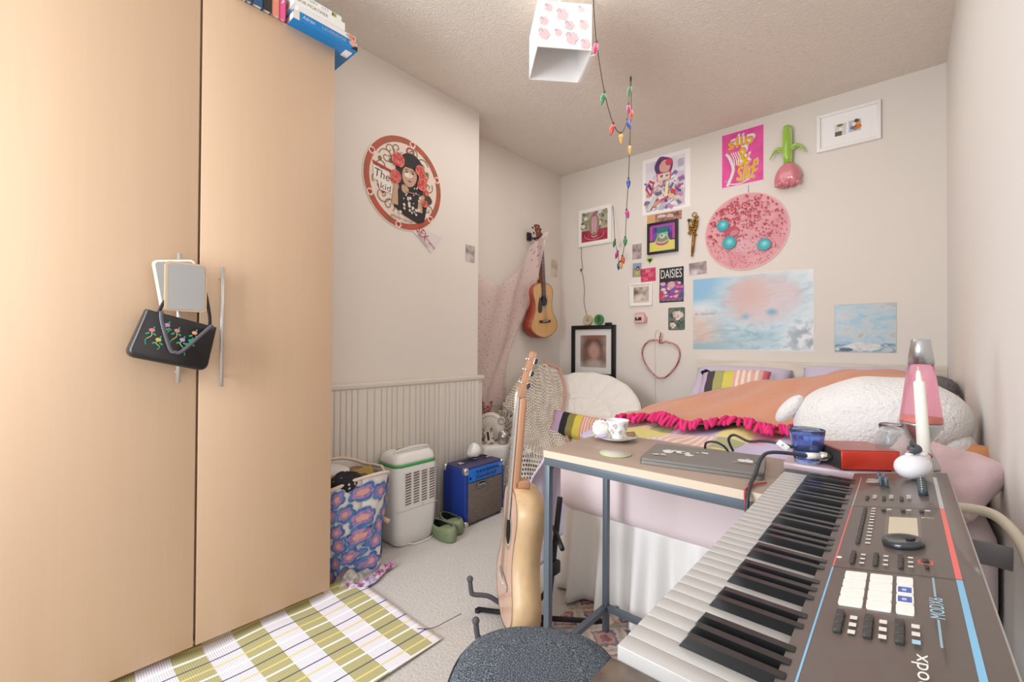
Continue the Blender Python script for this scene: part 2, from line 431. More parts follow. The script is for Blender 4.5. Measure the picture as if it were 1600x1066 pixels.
book((xf - .055, .845, z0), (.21, .265, .036), '0E7EC4', 'large bright blue hardback, lowest of the lying pile, overhanging the wardrobe top', None, [('Adrian', -.075, .004, .05, .014, 'D9D2C4', .3), ('LEVERIDGE', .03, .004, .1, .013, 'A9A29A', 0)], extra=ex1)
def ex2(g, x, y, z):
    X = Matrix(((0, 0, 1, x / 2), (1, 0, 0, 0), (0, 1, 0, z / 2), (0, 0, 0, 1))); a = Art(g, X, .0002)
    a.ell(y / 2 - .02, 0, .016, .009, M('D98A5C', .5)); a.ell(y / 2 - .036, .002, .007, .005, M('A3A6A8', .5)); a.ell(y / 2 - .008, 0, .006, .008, M('C46A4A', .5))
book((xf - .05, .848, z0 + .0365), (.2, .24, .02), 'E9E4E0', 'white hardback with small orange picture on its spine end, above the blue hardback', None, extra=ex2)
book((xf - .045, .815, z0 + .057), (.2, .205, .03), 'EDEBE7', 'thick white book with dark capital lettering along its spine', None, [('BOB MORTIMER', -.03, .003, .12, .012, '4A4440', 0)])
book((xf - .04, .802, z0 + .0875), (.19, .2, .018), 'F0EEE8', 'white book with multicoloured spine title above the thick white book', None, [('SANCTUARY', -.04, 0, .08, .009, '6E6A66', 0), ('CITY', .03, 0, .03, .009, 'C45A8A', 0)], extra=lambda g, x, y, z: (g.box((x / 2, .07, z / 2), (.0012, .014, .014), M('8DB23C', .5)), g.box((x / 2 + .0002, .062, z / 2), (.0012, .006, .014), M('7A3A24', .5)), g.box((x / 2, -.088, z / 2), (.0012, .012, .014), M('D9A36A', .5))))
book((xf - .04, .812, z0 + .106), (.15, .19, .017), '6FC3CC', 'light turquoise paperback, topmost of the lying pile', None, extra=lambda g, x, y, z: g.box((x / 2, .06, z / 2), (.0012, .02, .01), M('E9C86A', .5)))
yy = .70
for (wd, c, tt, tc, lab) in ((.022, 'E9558F', 'GALA', 'F4D9E4', 'bright pink upright paperback beside the lying pile'), (.026, 'E08A72', 'OTTILIE', 'F0C9B4', 'salmon upright paperback between the pink and black ones'), (.03, '2A2524', 'O A SYNE', 'E4DED6', 'black upright book with white spine lettering'), (.034, '29517A', 'TALES', 'D7DCE4', 'navy blue upright book with a white label'), (.02, '3A4A62', 'NOON', 'B9C4D4', 'slate blue upright paperback next to the navy one'), (.028, 'B9B2A6', 'FIELDS', '5A4A3A', 'grey beige upright book furthest along the wardrobe top')):
    yy -= wd + .0012
    t = thing('book', lab, 'book', (xf - .06, yy + wd / 2, z0), None, 'upright books on the wardrobe')
    cov = M(c, .4, coat=.2); g = G()
    for sy in (-1, 1): g.box((0, sy * (wd / 2 - .001), .1), (.14, .002, .2), cov)
    g.box((.069, 0, .1), (.002, wd - .002, .2), cov)
    X = Matrix(((0, 0, 1, .0702), (0, 1, 0, 0), (-1, 0, 0, .1), (0, 0, 0, 1)))
    Art(g, X, .0002).text(tt, -.01, 0, .11, wd * .5, M(tc, .5)); g.build('cover', t)
    g = G(); g.box((-.003, 0, .1), (.13, wd - .005, .19), M('E6DDD0', .9)); g.build('pages', t)

# ------------------------------------------------------------------ rugs
def check_mat():
    b = NB(.95); X = b.co('Object', 0); Y = b.co('Object', 1)
    ph = b.math('FRACT', b.math('MULTIPLY', Y, 1 / .185))
    big = b.math('GREATER_THAN', ph, .5)
    rib = b.math('FRACT', b.math('MULTIPLY', Y, 150.))
    ol = b.mix(b.math('GREATER_THAN', rib, .6), 'A79F6C', 'BDB58A'); wh = b.mix(b.math('GREATER_THAN', rib, .6), 'EDE7EE', 'CFC5D2')
    c = b.mix(big, ol, wh)
    px = b.math('FRACT', b.math('MULTIPLY', X, 1 / .135))
    c = b.mix(b.math('LESS_THAN', px, .045), c, '53525E')
    c = b.mix(b.math('COMPARE', px, .34, .03), c, 'DCCB84'); c = b.mix(b.math('COMPARE', px, .66, .035), c, 'F2EEE6')
    b.col(c); b.bump(rib, .4, .003); return b.m
def checked_rug():
    # a flat weave runner laid against the wardrobe plinth and turning up on it a little
    C = ((-1.875, 1.055), (-1.262, 1.058), (-1.20, -.6), (-1.84, -.6))
    def fn(u, v):
        x = (C[0][0] * (1 - u) + C[1][0] * u) * (1 - v) + (C[3][0] * (1 - u) + C[2][0] * u) * v
        y = (C[0][1] * (1 - u) + C[1][1] * u) * (1 - v) + (C[3][1] * (1 - u) + C[2][1] * u) * v
        z = .0075 + .004 * math.sin(v * 31 + u * 3) * max(0, 1 - u * 1.4) + .022 * max(0, 1 - u * 9) ** 2 + .003 * math.sin(v * 9 + u * 6)
        return (x + .012 * math.sin(v * 17) * (1 - u), y, z)
    g = G(); g.grid(fn, 30, 90, check_mat()); o = g.build('checked_rug', solid=.004)
    tag(o, 'olive and white checked flat-weave rug with thin stripes lying along the wardrobe', 'rug')
checked_rug()
g = G(); g.tube(smooth_curve([(-1.36, 1.02, .02), (-1.33, 1.07, .012), (-1.30, 1.11, .03), (-1.27, 1.16, .05)], 6), .0015, M('6A5040', .7), 6)
tag(g.build('twig'), 'thin brown wire-like stem lying on the corner of the checked rug', 'stick')
def persian_mat():
    b = NB(.95); v = b.voro(13, out='Color'); n = b.noise(60, 4)
    X = b.co('Object', 0); Y = b.co('Object', 1)
    a = b.math('ABSOLUTE', b.math('SUBTRACT', b.math('FRACT', b.math('MULTIPLY', b.math('ADD', X, Y), 5.5)), .5)); c2 = b.math('ABSOLUTE', b.math('SUBTRACT', b.math('FRACT', b.math('MULTIPLY', b.math('SUBTRACT', X, Y), 5.5)), .5))
    k = b.math('MAXIMUM', a, c2); e = b.math('MULTIPLY', b.math('ADD', k, b.math('MULTIPLY', n, .25)), .8)
    c = b.ramp(e, [(.0, '8C4A50'), (.2, 'C98F8C'), (.3, '5E6A7C'), (.36, 'D9B9AC'), (.44, 'A9ACA0'), (.5, 'C4787A'), (.56, '566070'), (.62, 'DCC6B6')], True)
    vb = b.n.new('ShaderNodeRGBToBW'); b.L.new(v, vb.inputs[0])
    b.col(b.mix(b.math('MULTIPLY', vb.outputs[0], .35), c, 'CDB0A4')); b.bump(n, .5, .004); return b.m
g = G(); g.grid(lambda u, v: (-1.02 + 1.1 * u, 1.16 + .62 * v, .009 + .002 * math.sin(u * 20 + v * 7)), 30, 20, persian_mat())
tag(g.build('patterned_rug', solid=.005), 'worn pink and blue patterned rug under the table', 'rug')

# ------------------------------------------------------------------ printed hand fan on the chimney breast
def fan():
    t = thing('paddle_fan', 'round card fan printed with a dark-haired performer and roses', 'wall decoration', (XC, 1.554, 2.034), (0, 0, R(90)))
    g = G(); r = .277; base = .004
    disc = [(r * math.cos(2 * PI * i / 48), r * math.sin(2 * PI * i / 48)) for i in range(48)]
    card = M('E4D4C8', .55)
    g.prism(disc, base, card, WALLX)
    g.prism([(.045, -.262), (.115, -.235), (.295, -.268), (.198, -.383), (.15, -.34)], base - .0005, M('DCD0D0', .55), WALLX)
    a = Art(g, WALLX, .0002, base)
    red = M('B9523F', .6, mix=('8E5A3C', 14, .4, .65)); cream = M('E2D0C2', .6); blk = M('231B1C', .6); skin = M('C09A80', .6); dk = M('3A2A28', .6); rose = M('BE3D38', .6, mix=('D9776A', 60, .45, .55)); gold = M('7E6A4C', .6)
    a.ell(0, 0, .272, .272, red, n=48); a.ell(0, 0, .236, .236, cream, n=48)
    for an in (78, 20, -42, -100, 150, 205): # hearts on the rim
        x, y = .255 * math.cos(R(an)), .255 * math.sin(R(an)); a.ell(x, y, .021, .021, cream); a.ell(x - .005, y + .003, .009, .01, M('B03A30', .6)); a.ell(x + .005, y + .003, .009, .01, M('B03A30', .6)); a.poly([(x - .013, y), (x + .013, y), (x, y - .016)], M('B03A30', .6))
    def scroll(x, y, s, fl, rot):
        P = [(x + fl * s * (k / 14) * math.cos(rot + k * .62), y + s * (k / 14) * math.sin(rot + k * .62)) for k in range(2, 16)]
        a.line(P, .005, gold, 2)
    for q in ((-.13, .12, .045, 1, 0), (-.16, .06, .035, 1, 1), (-.11, .17, .04, -1, 2), (.12, .14, .045, -1, 0), (.15, .08, .04, 1, 2), (-.15, -.1, .045, 1, 3), (-.11, -.15, .04, -1, 1), (.17, .02, .035, 1, 4), (.17, -.12, .035, -1, 1), (-.06, .19, .035, 1, 3), (.06, .2, .035, -1, 3), (-.19, -.02, .03, 1, 1)): scroll(*q)
    for q in ((-.1, .105, .02), (.16, .1, .018), (-.17, .1, .016), (.15, -.03, .02)): a.blob(q[0], q[1], q[2] * .7, gold)
    # ribbon and words
    a.poly([(-.22, .075), (-.09, .05), (-.085, .036), (-.21, .055)], M('A9352C', .6)); a.poly([(-.19, -.05), (-.1, -.045), (-.15, -.1)], M('A9352C', .6))
    a.poly([(-.215, .05), (-.1, .03), (-.1, -.04), (-.21, -.03)], M('E8DCD2', .6)); a.poly([(-.185, -.03), (-.09, -.035), (-.09, -.085), (-.17, -.08)], M('E8DCD2', .6)); a.text('The', -.157, .008, .1, .046, blk, -.12); a.text('kid', -.133, -.057, .066, .036, M('3A3050', .6), -.1)
    # figure: hair, face, dress, arms
    a.blob(.035, .075, .1, blk, 9, .15, 1.2); a.poly([(-.06, .06), (-.04, -.06), (.13, -.08), (.125, .04)], blk)
    a.ell(.03, .055, .052, .07, skin, -.2); a.ell(.022, .055, .03, .016, M('E6D6CC', .6), .1)
    a.poly([(-.03, .12), (.07, .14), (.09, .08), (.05, .1), (.0, .1), (-.03, .07)], blk)
    for x in (.008, .052): a.ell(x, .072, .011, .0045, dk); a.line([(x - .014, .085), (x + .012, .088)], .004, dk)
    a.line([(.033, .065), (.03, .045)], .003, M('9C745E', .6)); a.ell(.03, .02, .014, .0045, M('8A4A48', .6))
    a.poly([(-.05, -.04), (.12, -.05), (.16, -.1), (.14, -.2), (.09, -.22), (-.01, -.19), (-.08, -.15)], blk)
    a.poly([(-.095, -.14), (-.075, .0), (-.055, 0), (-.05, -.14)], skin); a.poly([(.085, -.15), (.1, -.05), (.125, -.05), (.125, -.15)], skin); a.blob(-.005, -.035, .024, skin, 6, .4); a.blob(.125, -.055, .018, skin, 6, .4)
    random.seed(11)
    for _ in range(26): a.blob(.03 + random.uniform(-.07, .08), -.12 + random.uniform(-.06, .06), random.uniform(.004, .011), M('D8CCC0', .6), 5, .6)
    for _ in range(8): a.blob(.075 + random.uniform(-.02, .02), random.uniform(-.06, .05), .005, M('C9BCB4', .6), 5, .6)
    a.line([(-.0, -.048), (.1, -.045)], .005, M('B9746A', .6))
    for q in ((-.055, .125, .042), (-.07, .02, .04), (.105, .105, .035), (.125, .06, .033), (.12, .02, .036), (.15, -.02, .02), (.14, -.09, .022)):
        a.blob(q[0], q[1], q[2], rose, 9, .2)
        for k in (.7, .4): a.line([(q[0] + q[2] * k * math.cos(w_), q[1] + q[2] * k * math.sin(w_)) for w_ in [i * .5 for i in range(10)]], .0025, M('8E2A2A', .6))
    a.ell(.035, .2, .03, .026, M('A9352C', .6)); a.ell(.035, .2, .019, .016, M('C9BEB8', .6)); a.line([(.025, .192), (.045, .21)], .004, blk)
    a.blob(.17, -.06, .03, M('4A3A30', .6)); a.text('whole rascals', -.02, -.212, .16, .022, M('9A7A72', .6), .0 - .12)
    a.text('SEX', .13, -.272, .085, .05, M('B64A4E', .6), -.72); a.text('original', .19, -.322, .09, .022, M('A8585A', .6), -.72); a.line([(.09, -.285), (.17, -.352)], .003, M('A9888A', .6)); a.line([(.1, -.28), (.185, -.35)], .002, M('A9888A', .6))
    g.build('printed_card', t)
fan()

# ------------------------------------------------------------------ flat pictures on the walls
def tr(x, z, y=YB - .0015): return (x, y, z)
def soft(c1, c2, s, c3=None):   # softly blurred photograph print
    b = NB(.5); n = b.noise(s, 1); st = [(.35, c1), (.62, c2)] if c3 is None else [(.3, c1), (.5, c3), (.68, c2)]
    return b.col(b.ramp(n, st)).m
def flat(name, label, cat, x, z, w_, h_, draw, base='F1ECE6', th=.001, rot=0., wall='b', rough=.6, corner=0., y=None, grp=None, part='print'):
    loc = (x, YB, z) if wall == 'b' else (y, x, z)
    t = thing(name, label, cat, loc, (0, 0, 0) if wall == 'b' else (0, 0, R(90)), grp)
    g = G(); X = WALLX @ Matrix.Rotation(rot, 4, 'Z')
    g.prism(rr(w_, h_, corner or .0005, 4), th, M(base, rough) if isinstance(base, str) else base, X)
    if draw: draw(Art(g, X, .00025, th), w_, h_)
    g.build(part, t); return t
def frame(t, w_, h_, b, d, m, X=WALLX, name='frame'):
    g = G()
    for sx in (-1, 1): g.box((sx * (w_ / 2 - b / 2), -d / 2, 0), (b, d, h_), m, .0015)
    for sz in (-1, 1): g.box((0, -d / 2, sz * (h_ / 2 - b / 2)), (w_ - 2 * b + .001, d, b), m, .0015)
    return g.build(name, t)
def d_glass(a, W, Hh):
    a.rect(-W * .42, -Hh * .42, W * .42, Hh * .42, M('A9A79A', .6)) ; a.rect(-W * .42, -Hh * .42, W * .42, -Hh * .1, M('B2384E', .6, mix=('8E2338', 20, .4, .6)))
    lf = M('6E6A3A', .6, mix=('A8A070', 30, .4, .6))
    random.seed(5)
    for _ in range(26): x = random.choice([random.uniform(-.4, -.18), random.uniform(.14, .38)]) * W; a.blob(x, random.uniform(-.08, .4) * Hh, .018, lf, 6, .6)
    for _ in range(12): a.blob(random.uniform(-.4, .4) * W, random.uniform(.0, .4) * Hh, .02, M('DAD8D4', .6), 6, .5)
    a.ell(0, .05 * Hh, .055, .1, M('96836E', .6)); a.ell(.0, .1 * Hh, .028, .09, M('C59AA0', .6)); a.line([(-.02, .12 * Hh), (-.02, -.22 * Hh)], .008, M('DDA6B4', .5)); a.line([(.02, .14 * Hh), (.018, -.2 * Hh)], .008, M('DDA6B4', .5))
    a.line([(.1 * math.cos(q * .3), -.1 * Hh - .04 + .05 * math.sin(q * .3)) for q in range(10, 22)], .004, M('E3A8B0', .5)); a.line([(-.03, -.085), (0, -.1), (.03, -.085)], .006, M('EBD8D8', .5), 4); a.ell(.01, .34 * Hh, .035, .018, M('A06870', .6), .6)
t = flat('picture_frame', 'square white framed picture of a tall pink glass vase above a trailing black cord', 'picture', -2.093, 2.157, .34, .34, None, 'EFEBE6', .018, 0.)
g = G(); g.prism(rr(.32, .32, .002), .001, PAPER, WALLX @ Matrix.Translation((0, 0, .0185))); d_glass(Art(g, WALLX, .0003, .0195), .32, .32); g.build('print', t)
def d_big(a, W, Hh):
    a.rect(-W * .43, -Hh * .44, W * .40, Hh * .43, M('E4DDE2', .6, mix=('D2C6D4', 9, .4, .7)))
    random.seed(9); pal = ['C9475A', '8A6AA0', 'A9A6B8', 'E6DED8', 'DDBBA6', '6A7AA0', 'D09A80', 'E6DCE4', 'C48AAE', 'B9B4B8', 'E0CFD4', '6E6678']
    a.blob(-.02, .13, .075, M('7A3A78', .6), 8, .3, 1.3); a.blob(-.05, .14, .05, M('5A3A66', .6), 8, .3, 1.3); a.blob(-.005, .135, .045, M('D9A49A', .6), 7, .2, 1.3); a.blob(.03, .165, .03, M('C9485A', .6), 7, .3)
    a.poly([(-.165, -.21), (-.16, -.02), (-.1, .08), (.06, .08), (.13, -.03), (.155, -.21)], M('D2C2CE', .6, mix=('E8DCE2', 24, .4, .6)))
    for _ in range(110):
        x = random.uniform(-.155, .13); y = random.uniform(-.2, .08); an = random.uniform(-1, 1); l = random.uniform(.01, .035); k = random.uniform(.004, .018)
        if y > .02 and abs(x) > .08: continue
        a.poly([(x + p * math.cos(an) - q * math.sin(an), y + p * math.sin(an) + q * math.cos(an)) for p, q in ((-l, -k), (l, -k), (l, k), (-l, k))], M(random.choice(pal), .6))
    a.poly([(-.165, -.03), (-.13, .05), (-.09, .02), (-.12, -.09)], M('C2363C', .6)); a.poly([(-.15, -.02), (-.13, .03), (-.105, .01), (-.125, -.07)], M('E6C8C4', .6)); a.ell(-.128, -.01, .012, .03, M('5A2A8A', .6), .35)
    a.rect(-.07, .02, .045, .085, M('D8464A', .6)); a.rect(-.063, .034, .038, .078, M('DAD0C8', .6)); a.ell(-.03, .058, .012, .012, M('C2363C', .6)); a.ell(.015, .055, .013, .009, M('6E8A6A', .6)); a.rect(-.06, .022, .035, .032, M('EFD0B8', .6))
    a.poly([(-.01, -.11), (.01, .01), (.03, .005), (.02, -.115)], M('E6DCA4', .6)); a.ell(.065, -.085, .022, .018, M('D2402C', .6)); a.poly([(.09, -.06), (.13, -.085), (.125, -.1), (.085, -.07)], M('2E4A8A', .6))
    a.poly([(-.165, -.2), (-.09, -.08), (-.06, -.1), (-.13, -.21)], M('C9CCC8', .6)); a.poly([(-.02, -.17), (.01, -.11), (.02, -.17)], M('6E2A7A', .6)); a.rect(.05, -.15, .12, -.12, M('E4E0DA', .6))
    for k in range(7): a.line([(.06 + k * .014, -.2), (.07 + k * .014, -.07)], .004, M('C98A94', .6))
    for k in range(9): a.line([(.1, .16 - k * .007), (.15, .165 - k * .007)], .0025, M('A79AB0', .6))
    for k in range(7): a.line([(.1, .06 - k * .014), (.15, .065 - k * .014)], .003, M('D4A8B8', .6))
flat('poster', 'white bordered collage poster of a seated figure buried in patterned objects', 'poster', -1.444, 2.4, .395, .46, d_big, 'F2EEEA')
flat('postcard', 'narrow landscape card tucked between the collage poster and small black frame', 'postcard', -1.456, 2.122, .295, .08, lambda a, W, Hh: (a.rect(-W * .49, -Hh * .45, W * .49, Hh * .45, M('B88A6E', .6, mix=('8A5A50', 30, .4, .6))), a.rect(-W * .49, -Hh * .45, -W * .25, Hh * .42, M('D2A070', .6)), a.blob(.05, .004, .03, M('CFB0A8', .6), 8, .5, .5), a.blob(.1, .01, .025, M('7A4448', .6), 8, .5, .5), a.blob(-.02, .012, .03, M('CFC4BC', .6), 8, .5, .4)), 'E8DCD0', rot=-.02)
t = thing('picture_frame', 'small deep black box frame with a picture of a glowing stage', 'picture', (-1.463, YB, 1.957), None)
frame(t, .25, .255, .018, .03, BLACK)
def d_stage(a, W, Hh):
    a.rect(-W / 2, -Hh / 2, W / 2, Hh / 2, M('3A2350', .5)); a.rect(-.085, -.02, .085, .1, M('7048A0', .5, mix=('4A2A78', 18, .4, .6)))
    a.rect(-.045, -.01, .045, .085, M('3E9A60', .5, mix=('7CCB8A', 20, .35, .6))); a.rect(-.045, .04, .045, .09, M('2A6A7A', .5))
    for x in (-.095, .095): a.poly([(x - .012, .1), (x + .014, .1), (x + .012, -.02), (x - .012, -.02)], M('B8488E', .5))
    for k in range(5): a.ell(-.08 + k * .04, .1, .024, .014, M('A04A9A', .5))
    a.rect(-.108, -.108, .108, -.03, M('D9CC6A', .5)); a.ell(0, -.04, .075, .028, M('D9CC6A', .5)); a.ell(0, -.035, .055, .03, M('C23A66', .5)); a.ell(0, -.022, .055, .028, M('B9B09A', .5)); a.ell(0, -.012, .05, .024, M('7E8A66', .5)); a.ell(0, .012, .024, .022, M('C9C6CC', .4)); a.ell(-.003, .017, .013, .01, M('6A6470', .4))
    a.line([(.052 * math.cos(q * .21), -.02 + .04 * math.sin(q * .21)) for q in range(0, 16)], .004, M('D9D07A', .5))
g = G(); g.prism(rr(.216, .221, .002), .018, BLACK, WALLX); d_stage(Art(g, WALLX, .0003, .018), .216, .221); g.build('print', t)
def d_slip(a, W, Hh):
    pk = M('E8569E', .6, mix=('D94A94', 12, .4, .6)); ye = M('E0B41C', .6); co = M('D9705E', .6); wh = M('E6DCE4', .6)
    a.rect(-W * .48, -Hh * .485, W * .48, Hh * .485, pk)
    def multi(s, x, y, w_, h_, an=0., sh=0., layers=((.012, .016, wh), (.006, .008, co), (0, 0, ye))):
        for dx, dy, m in layers: a.text(s, x + dx, y + dy, w_, h_, m, an, sh)
    L3 = ((.016, .024, wh), (.011, .016, wh), (.005, .008, co), (.002, .003, co), (-.0015, 0, ye), (.0015, .0, ye), (0, .002, ye), (0, -.002, ye))
    multi('slip', -.012, .105, .165, .1, .05, 0, L3)
    multi('&', .005, .0, .085, .125, 0, 0, L3)
    a.line([(-.11, .05), (-.095, .035), (-.075, -.01), (-.06, -.07), (-.07, -.12), (-.1, -.19)], .02, wh, 6); a.line([(-.1, .055), (-.08, .035), (-.055, -.02), (-.045, -.07), (-.055, -.12), (-.08, -.19)], .009, co, 6)
    for k in range(4): a.line([(-.075 + k * .014, .05), (-.055 + k * .014, .0), (-.05 + k * .014, -.05)], .006, wh, 5)
    L4 = ((.006, .004, wh), (.003, .002, co), (-.001, 0, ye), (.001, 0, ye))
    for i, (ch, x, y, hh) in enumerate((('S', -.018, -.118, .1), ('l', .012, -.11, .12), ('i', .034, -.1, .13), ('d', .058, -.1, .13), ('e', .086, -.082, .1))): multi(ch, x, y, .03 if ch in 'Sde' else .012, hh, -.15, 0, L4)
    multi('SLIDE', .03, -.165, .11, .02, .04, 0, L4); a.line([(-.12, -.16), (-.1, -.148)], .003, wh); a.line([(-.1, -.175), (-.02, -.19), (.05, -.17)], .008, wh, 6)
flat('poster', 'hot pink poster with yellow lettering slip & slide', 'poster', -.876, 2.452, .285, .402, d_slip, 'F2C4DC')
def d_photo2(a, W, Hh):
    a.rect(-.067, -.04, -.008, .035, M('D8D2CC', .6)); a.rect(-.066, -.04, -.03, -.012, M('5E6248', .6)); a.blob(-.04, .026, .02, M('8A6A4A', .6), 8, .5, .5); a.blob(-.035, -.0, .01, M('EFEAE4', .6))
    a.rect(.005, -.035, .066, .037, M('B9C0C8', .6)); a.blob(.045, -.005, .022, M('C97A3A', .6), 7, .4); a.blob(.052, .015, .012, M('D9A040', .6)); a.blob(.03, .0, .014, M('B84A3A', .6)); a.blob(.022, -.01, .01, M('5A7AA8', .6)); a.blob(.045, .03, .012, M('5E4A3A', .6)); a.blob(.03, .012, .012, M('E8E2DA', .6))
t = thing('picture_frame', 'wide white frame with two small photographs high by the ceiling', 'picture', (-.262, YB, 2.47), None)
frame(t, .325, .24, .02, .022, M('F0ECE8', .4))
g = G(); g.prism(rr(.287, .202, .002), .008, M('F3F0EE', .7), WALLX); d_photo2(Art(g, WALLX, .0003, .008), .287, .202); g.build('print', t)
def d_disc(a, W, Hh):
    random.seed(21); base = M('E0A0A4', .5, mix=('D68E96', 8, .4, .65)); a.ell(0, 0, W * .487, W * .487, base, n=48)
    reds = [M('B5303E', .4), M('C2485A', .4), M('A8283A', .4)]; hi = M('E8B4B6', .4)
    for _ in range(520):
        an = random.random() * 6.28; q = math.sqrt(random.random()) * .262; x, y = q * math.cos(an), q * math.sin(an)
        k = max(0, min(1, .5 + (y - x * .6) / .35)); r = random.uniform(.002, .006 + .012 * k * random.random())
        if y < -.06: r = min(r, .003)
        if q + r > .268: continue
        a.ell(x, y, r, r, random.choice(reds), n=10)
        if r > .005: a.ell(x - r * .2, y - r * .3, r * .6, r * .5, hi, n=8); a.ell(x + r * .1, y + r * .1, r * .65, r * .65, random.choice(reds), n=8)
    for x, y, r in ((-.09, .17, .024), (-.05, .09, .02), (-.115, .09, .022), (.0, .19, .022), (.04, .03, .015), (.02, .13, .016), (-.05, .19, .016), (.08, .085, .02), (.145, .11, .014)): a.ell(x, y, r, r, reds[0]); a.ell(x + .003, y - .004, r * .75, r * .75, hi); a.ell(x + .004, y - .001, r * .6, r * .6, reds[1])
    a.ell(-.085, .01, .048, .04, M('B64A5C', .4), .3); a.ell(-.07, .0, .03, .02, M('C87884', .4), .3); a.blob(-.0, -.09, .1, M('DBA4AA', .4), 9, .4, .6)
    for _ in range(120): a.ell(random.uniform(-.13, .14), random.uniform(-.16, -.02), random.uniform(.0015, .005), random.uniform(.0015, .004), random.choice([hi, M('B8788C', .4), M('DDB8C0', .4)]), n=8)
    a.top()
    for x, y, r in ((-.148, .065, .037), (-.103, -.068, .043), (.125, -.114, .038)):
        a.ell(x, y, r + .006, r + .006, M('9E6A7C', .4), n=24)
        for k in range(26): a.ell(x + (r) * math.cos(k * .2417), y + r * math.sin(k * .2417), .005, .004, M('2AA0A4', .4), n=6)
        a.ell(x, y, r, r, M('2FA7AE', .3), n=24); a.ell(x + .002, y + .004, r * .62, r * .62, M('55BCC4', .3), n=20); a.ell(x + .003, y + .006, r * .3, r * .3, M('8FD2D6', .3), n=14)
def round_print():
    t = thing('round_print', 'large round glossy print of pink bubbles with three turquoise domes', 'picture', (-.855, YB, 1.907))
    g = G(); W = .556; g.prism([(W / 2 * math.cos(2 * PI * i / 56), W / 2 * math.sin(2 * PI * i / 56)) for i in range(56)], .006, M('E2B0B4', .4), WALLX)
    d_disc(Art(g, WALLX, .00022, .006), W, W); g.build('print', t)
    g = G(); g.tube([(.02, -.004, .277), (.021, -.004, .33)], .0012, M('8A7A6C', .6), 6); g.build('hanging_wire', t)
round_print()
def sky_mat(st, sc, dist=1., stretch=(1, 1, 2.2)):
    b = NB(.35); n = b.noise(sc, 5, dist=dist, stretch=stretch); b.col(b.ramp(n, st)); return b.m
def blue_mat():   # painted clouds: noisy-edged washes of colour
    b = NB(.35); X = b.co('Object', 0); Z = b.co('Object', 2); n = b.math('SUBTRACT', b.noise(7, 6, dist=1.5), .5)
    n2 = b.noise(5, 6, dist=2., stretch=(1, 1, 2.5))
    def ell(cx, cz, rx, rz, soft_, namp=.6):
        u = b.math('DIVIDE', b.math('SUBTRACT', X, cx), rx); v = b.math('DIVIDE', b.math('SUBTRACT', Z, cz), rz)
        d = b.math('SQRT', b.math('ADD', b.math('MULTIPLY', u, u), b.math('MULTIPLY', v, v)))
        d = b.math('ADD', d, b.math('MULTIPLY', n, namp)); k = b.math('DIVIDE', b.math('SUBTRACT', 1. + soft_, d), 2 * soft_); k.node.use_clamp = True; return k
    c = b.ramp(n2, [(.3, 'B9C4CA'), (.45, 'D8DDDF'), (.6, 'DFDDDD'), (.72, 'C9D0D4')])
    c = b.mix(ell(-.36, .27, .26, .3, .5), c, '8DBBD8'); c = b.mix(ell(-.22, .02, .3, .07, .5), c, 'DCE2E6')
    c = b.mix(ell(-.36, -.14, .3, .15, .35), c, b.ramp(n2, [(.35, 'D2B6A8'), (.6, 'D8CBC4')]))
    c = b.mix(ell(.07, .03, .33, .27, .22), c, b.ramp(n2, [(.3, '92B7C6'), (.5, 'B4CAD3'), (.7, 'CAD3D6')]))
    c = b.mix(ell(.08, .085, .24, .175, .2), c, b.ramp(n2, [(.35, 'C9ACA8'), (.5, 'CBB8B8'), (.65, 'B9B2B8')]))
    c = b.mix(ell(.01, .12, .09, .1, .6), c, 'CDA69E')
    c = b.mix(ell(.02, -.2, .22, .09, .5), c, b.ramp(n2, [(.35, '86A9B4'), (.55, 'A9C2CA'), (.7, 'C4CFD2')]))
    c = b.mix(ell(.36, -.18, .12, .12, .5), c, b.ramp(b.noise(16, 5), [(.4, '8A959B'), (.55, 'D8DADB')]))
    c = b.mix(ell(-.3, -.26, .2, .05, .5), c, '9FB6BE')
    c = b.mix(ell(.15, -.005, .03, .02, .6, .9), c, '5F97AC'); c = b.mix(ell(-.02, -.03, .025, .018, .7, .9), c, '7BA5B6')
    return b.col(c).m
def d_blue(a, W, Hh):
    a.rect(-W * .495, -Hh * .485, W * .495, Hh * .485, blue_mat())
    a.line([(-.38, -.01), (.34, .025)], .0012, M('C4C0BE', .4)); a.line([(-.03, -.25), (-.03, .24)], .0012, M('CAC6C4', .4))
    a.text('An Upturned', -.3, .0, .16, .026, M('8E8690', .4), .0, .35); a.text('Afterglow', -.16, -.015, .17, .04, M('D9C4BE', .4), .0, .45)
    a.text('slabel', .23, -.245, .03, .012, M('7A8288', .4), 0, .4)
flat('poster', 'large wide pastel blue and peach painted poster above the headboard', 'poster', -.834, 1.323, .785, .555, d_blue, 'DAD6D0', rough=.35)
def d_sea(a, W, Hh):
    a.rect(-W * .49, -Hh * .49, W * .49, Hh * .49, sky_mat([(.3, '8DB5CC'), (.46, 'AFC4CE'), (.6, 'C2C6C6'), (.72, 'A9A8A4')], 9.))
    a.rect(-W * .49, -Hh * .49, W * .49, -Hh * .33, sky_mat([(.3, '5F7F96'), (.5, '9FB0BA'), (.65, 'DAD8D4')], 18.)); a.blob(-.01, -.115, .09, sky_mat([(.3, 'A9B2BA'), (.55, 'DAD6D2')], 16.), 10, .3, .28); a.blob(-.09, -.135, .035, M('5A6E82', .5), 9, .5, .4); a.line([(.09, -.098), (.145, -.1)], .005, M('3E7A94', .5))
    a.blob(-.11, .0, .03, sky_mat([(.3, '9CC0D4'), (.6, 'B4C6CE')], 12.), 9, .6, .3)
flat('poster', 'square sky and sea print with breaking waves right of the wide poster', 'poster', -.18, 1.196, .303, .304, d_sea, 'B9B8B2')
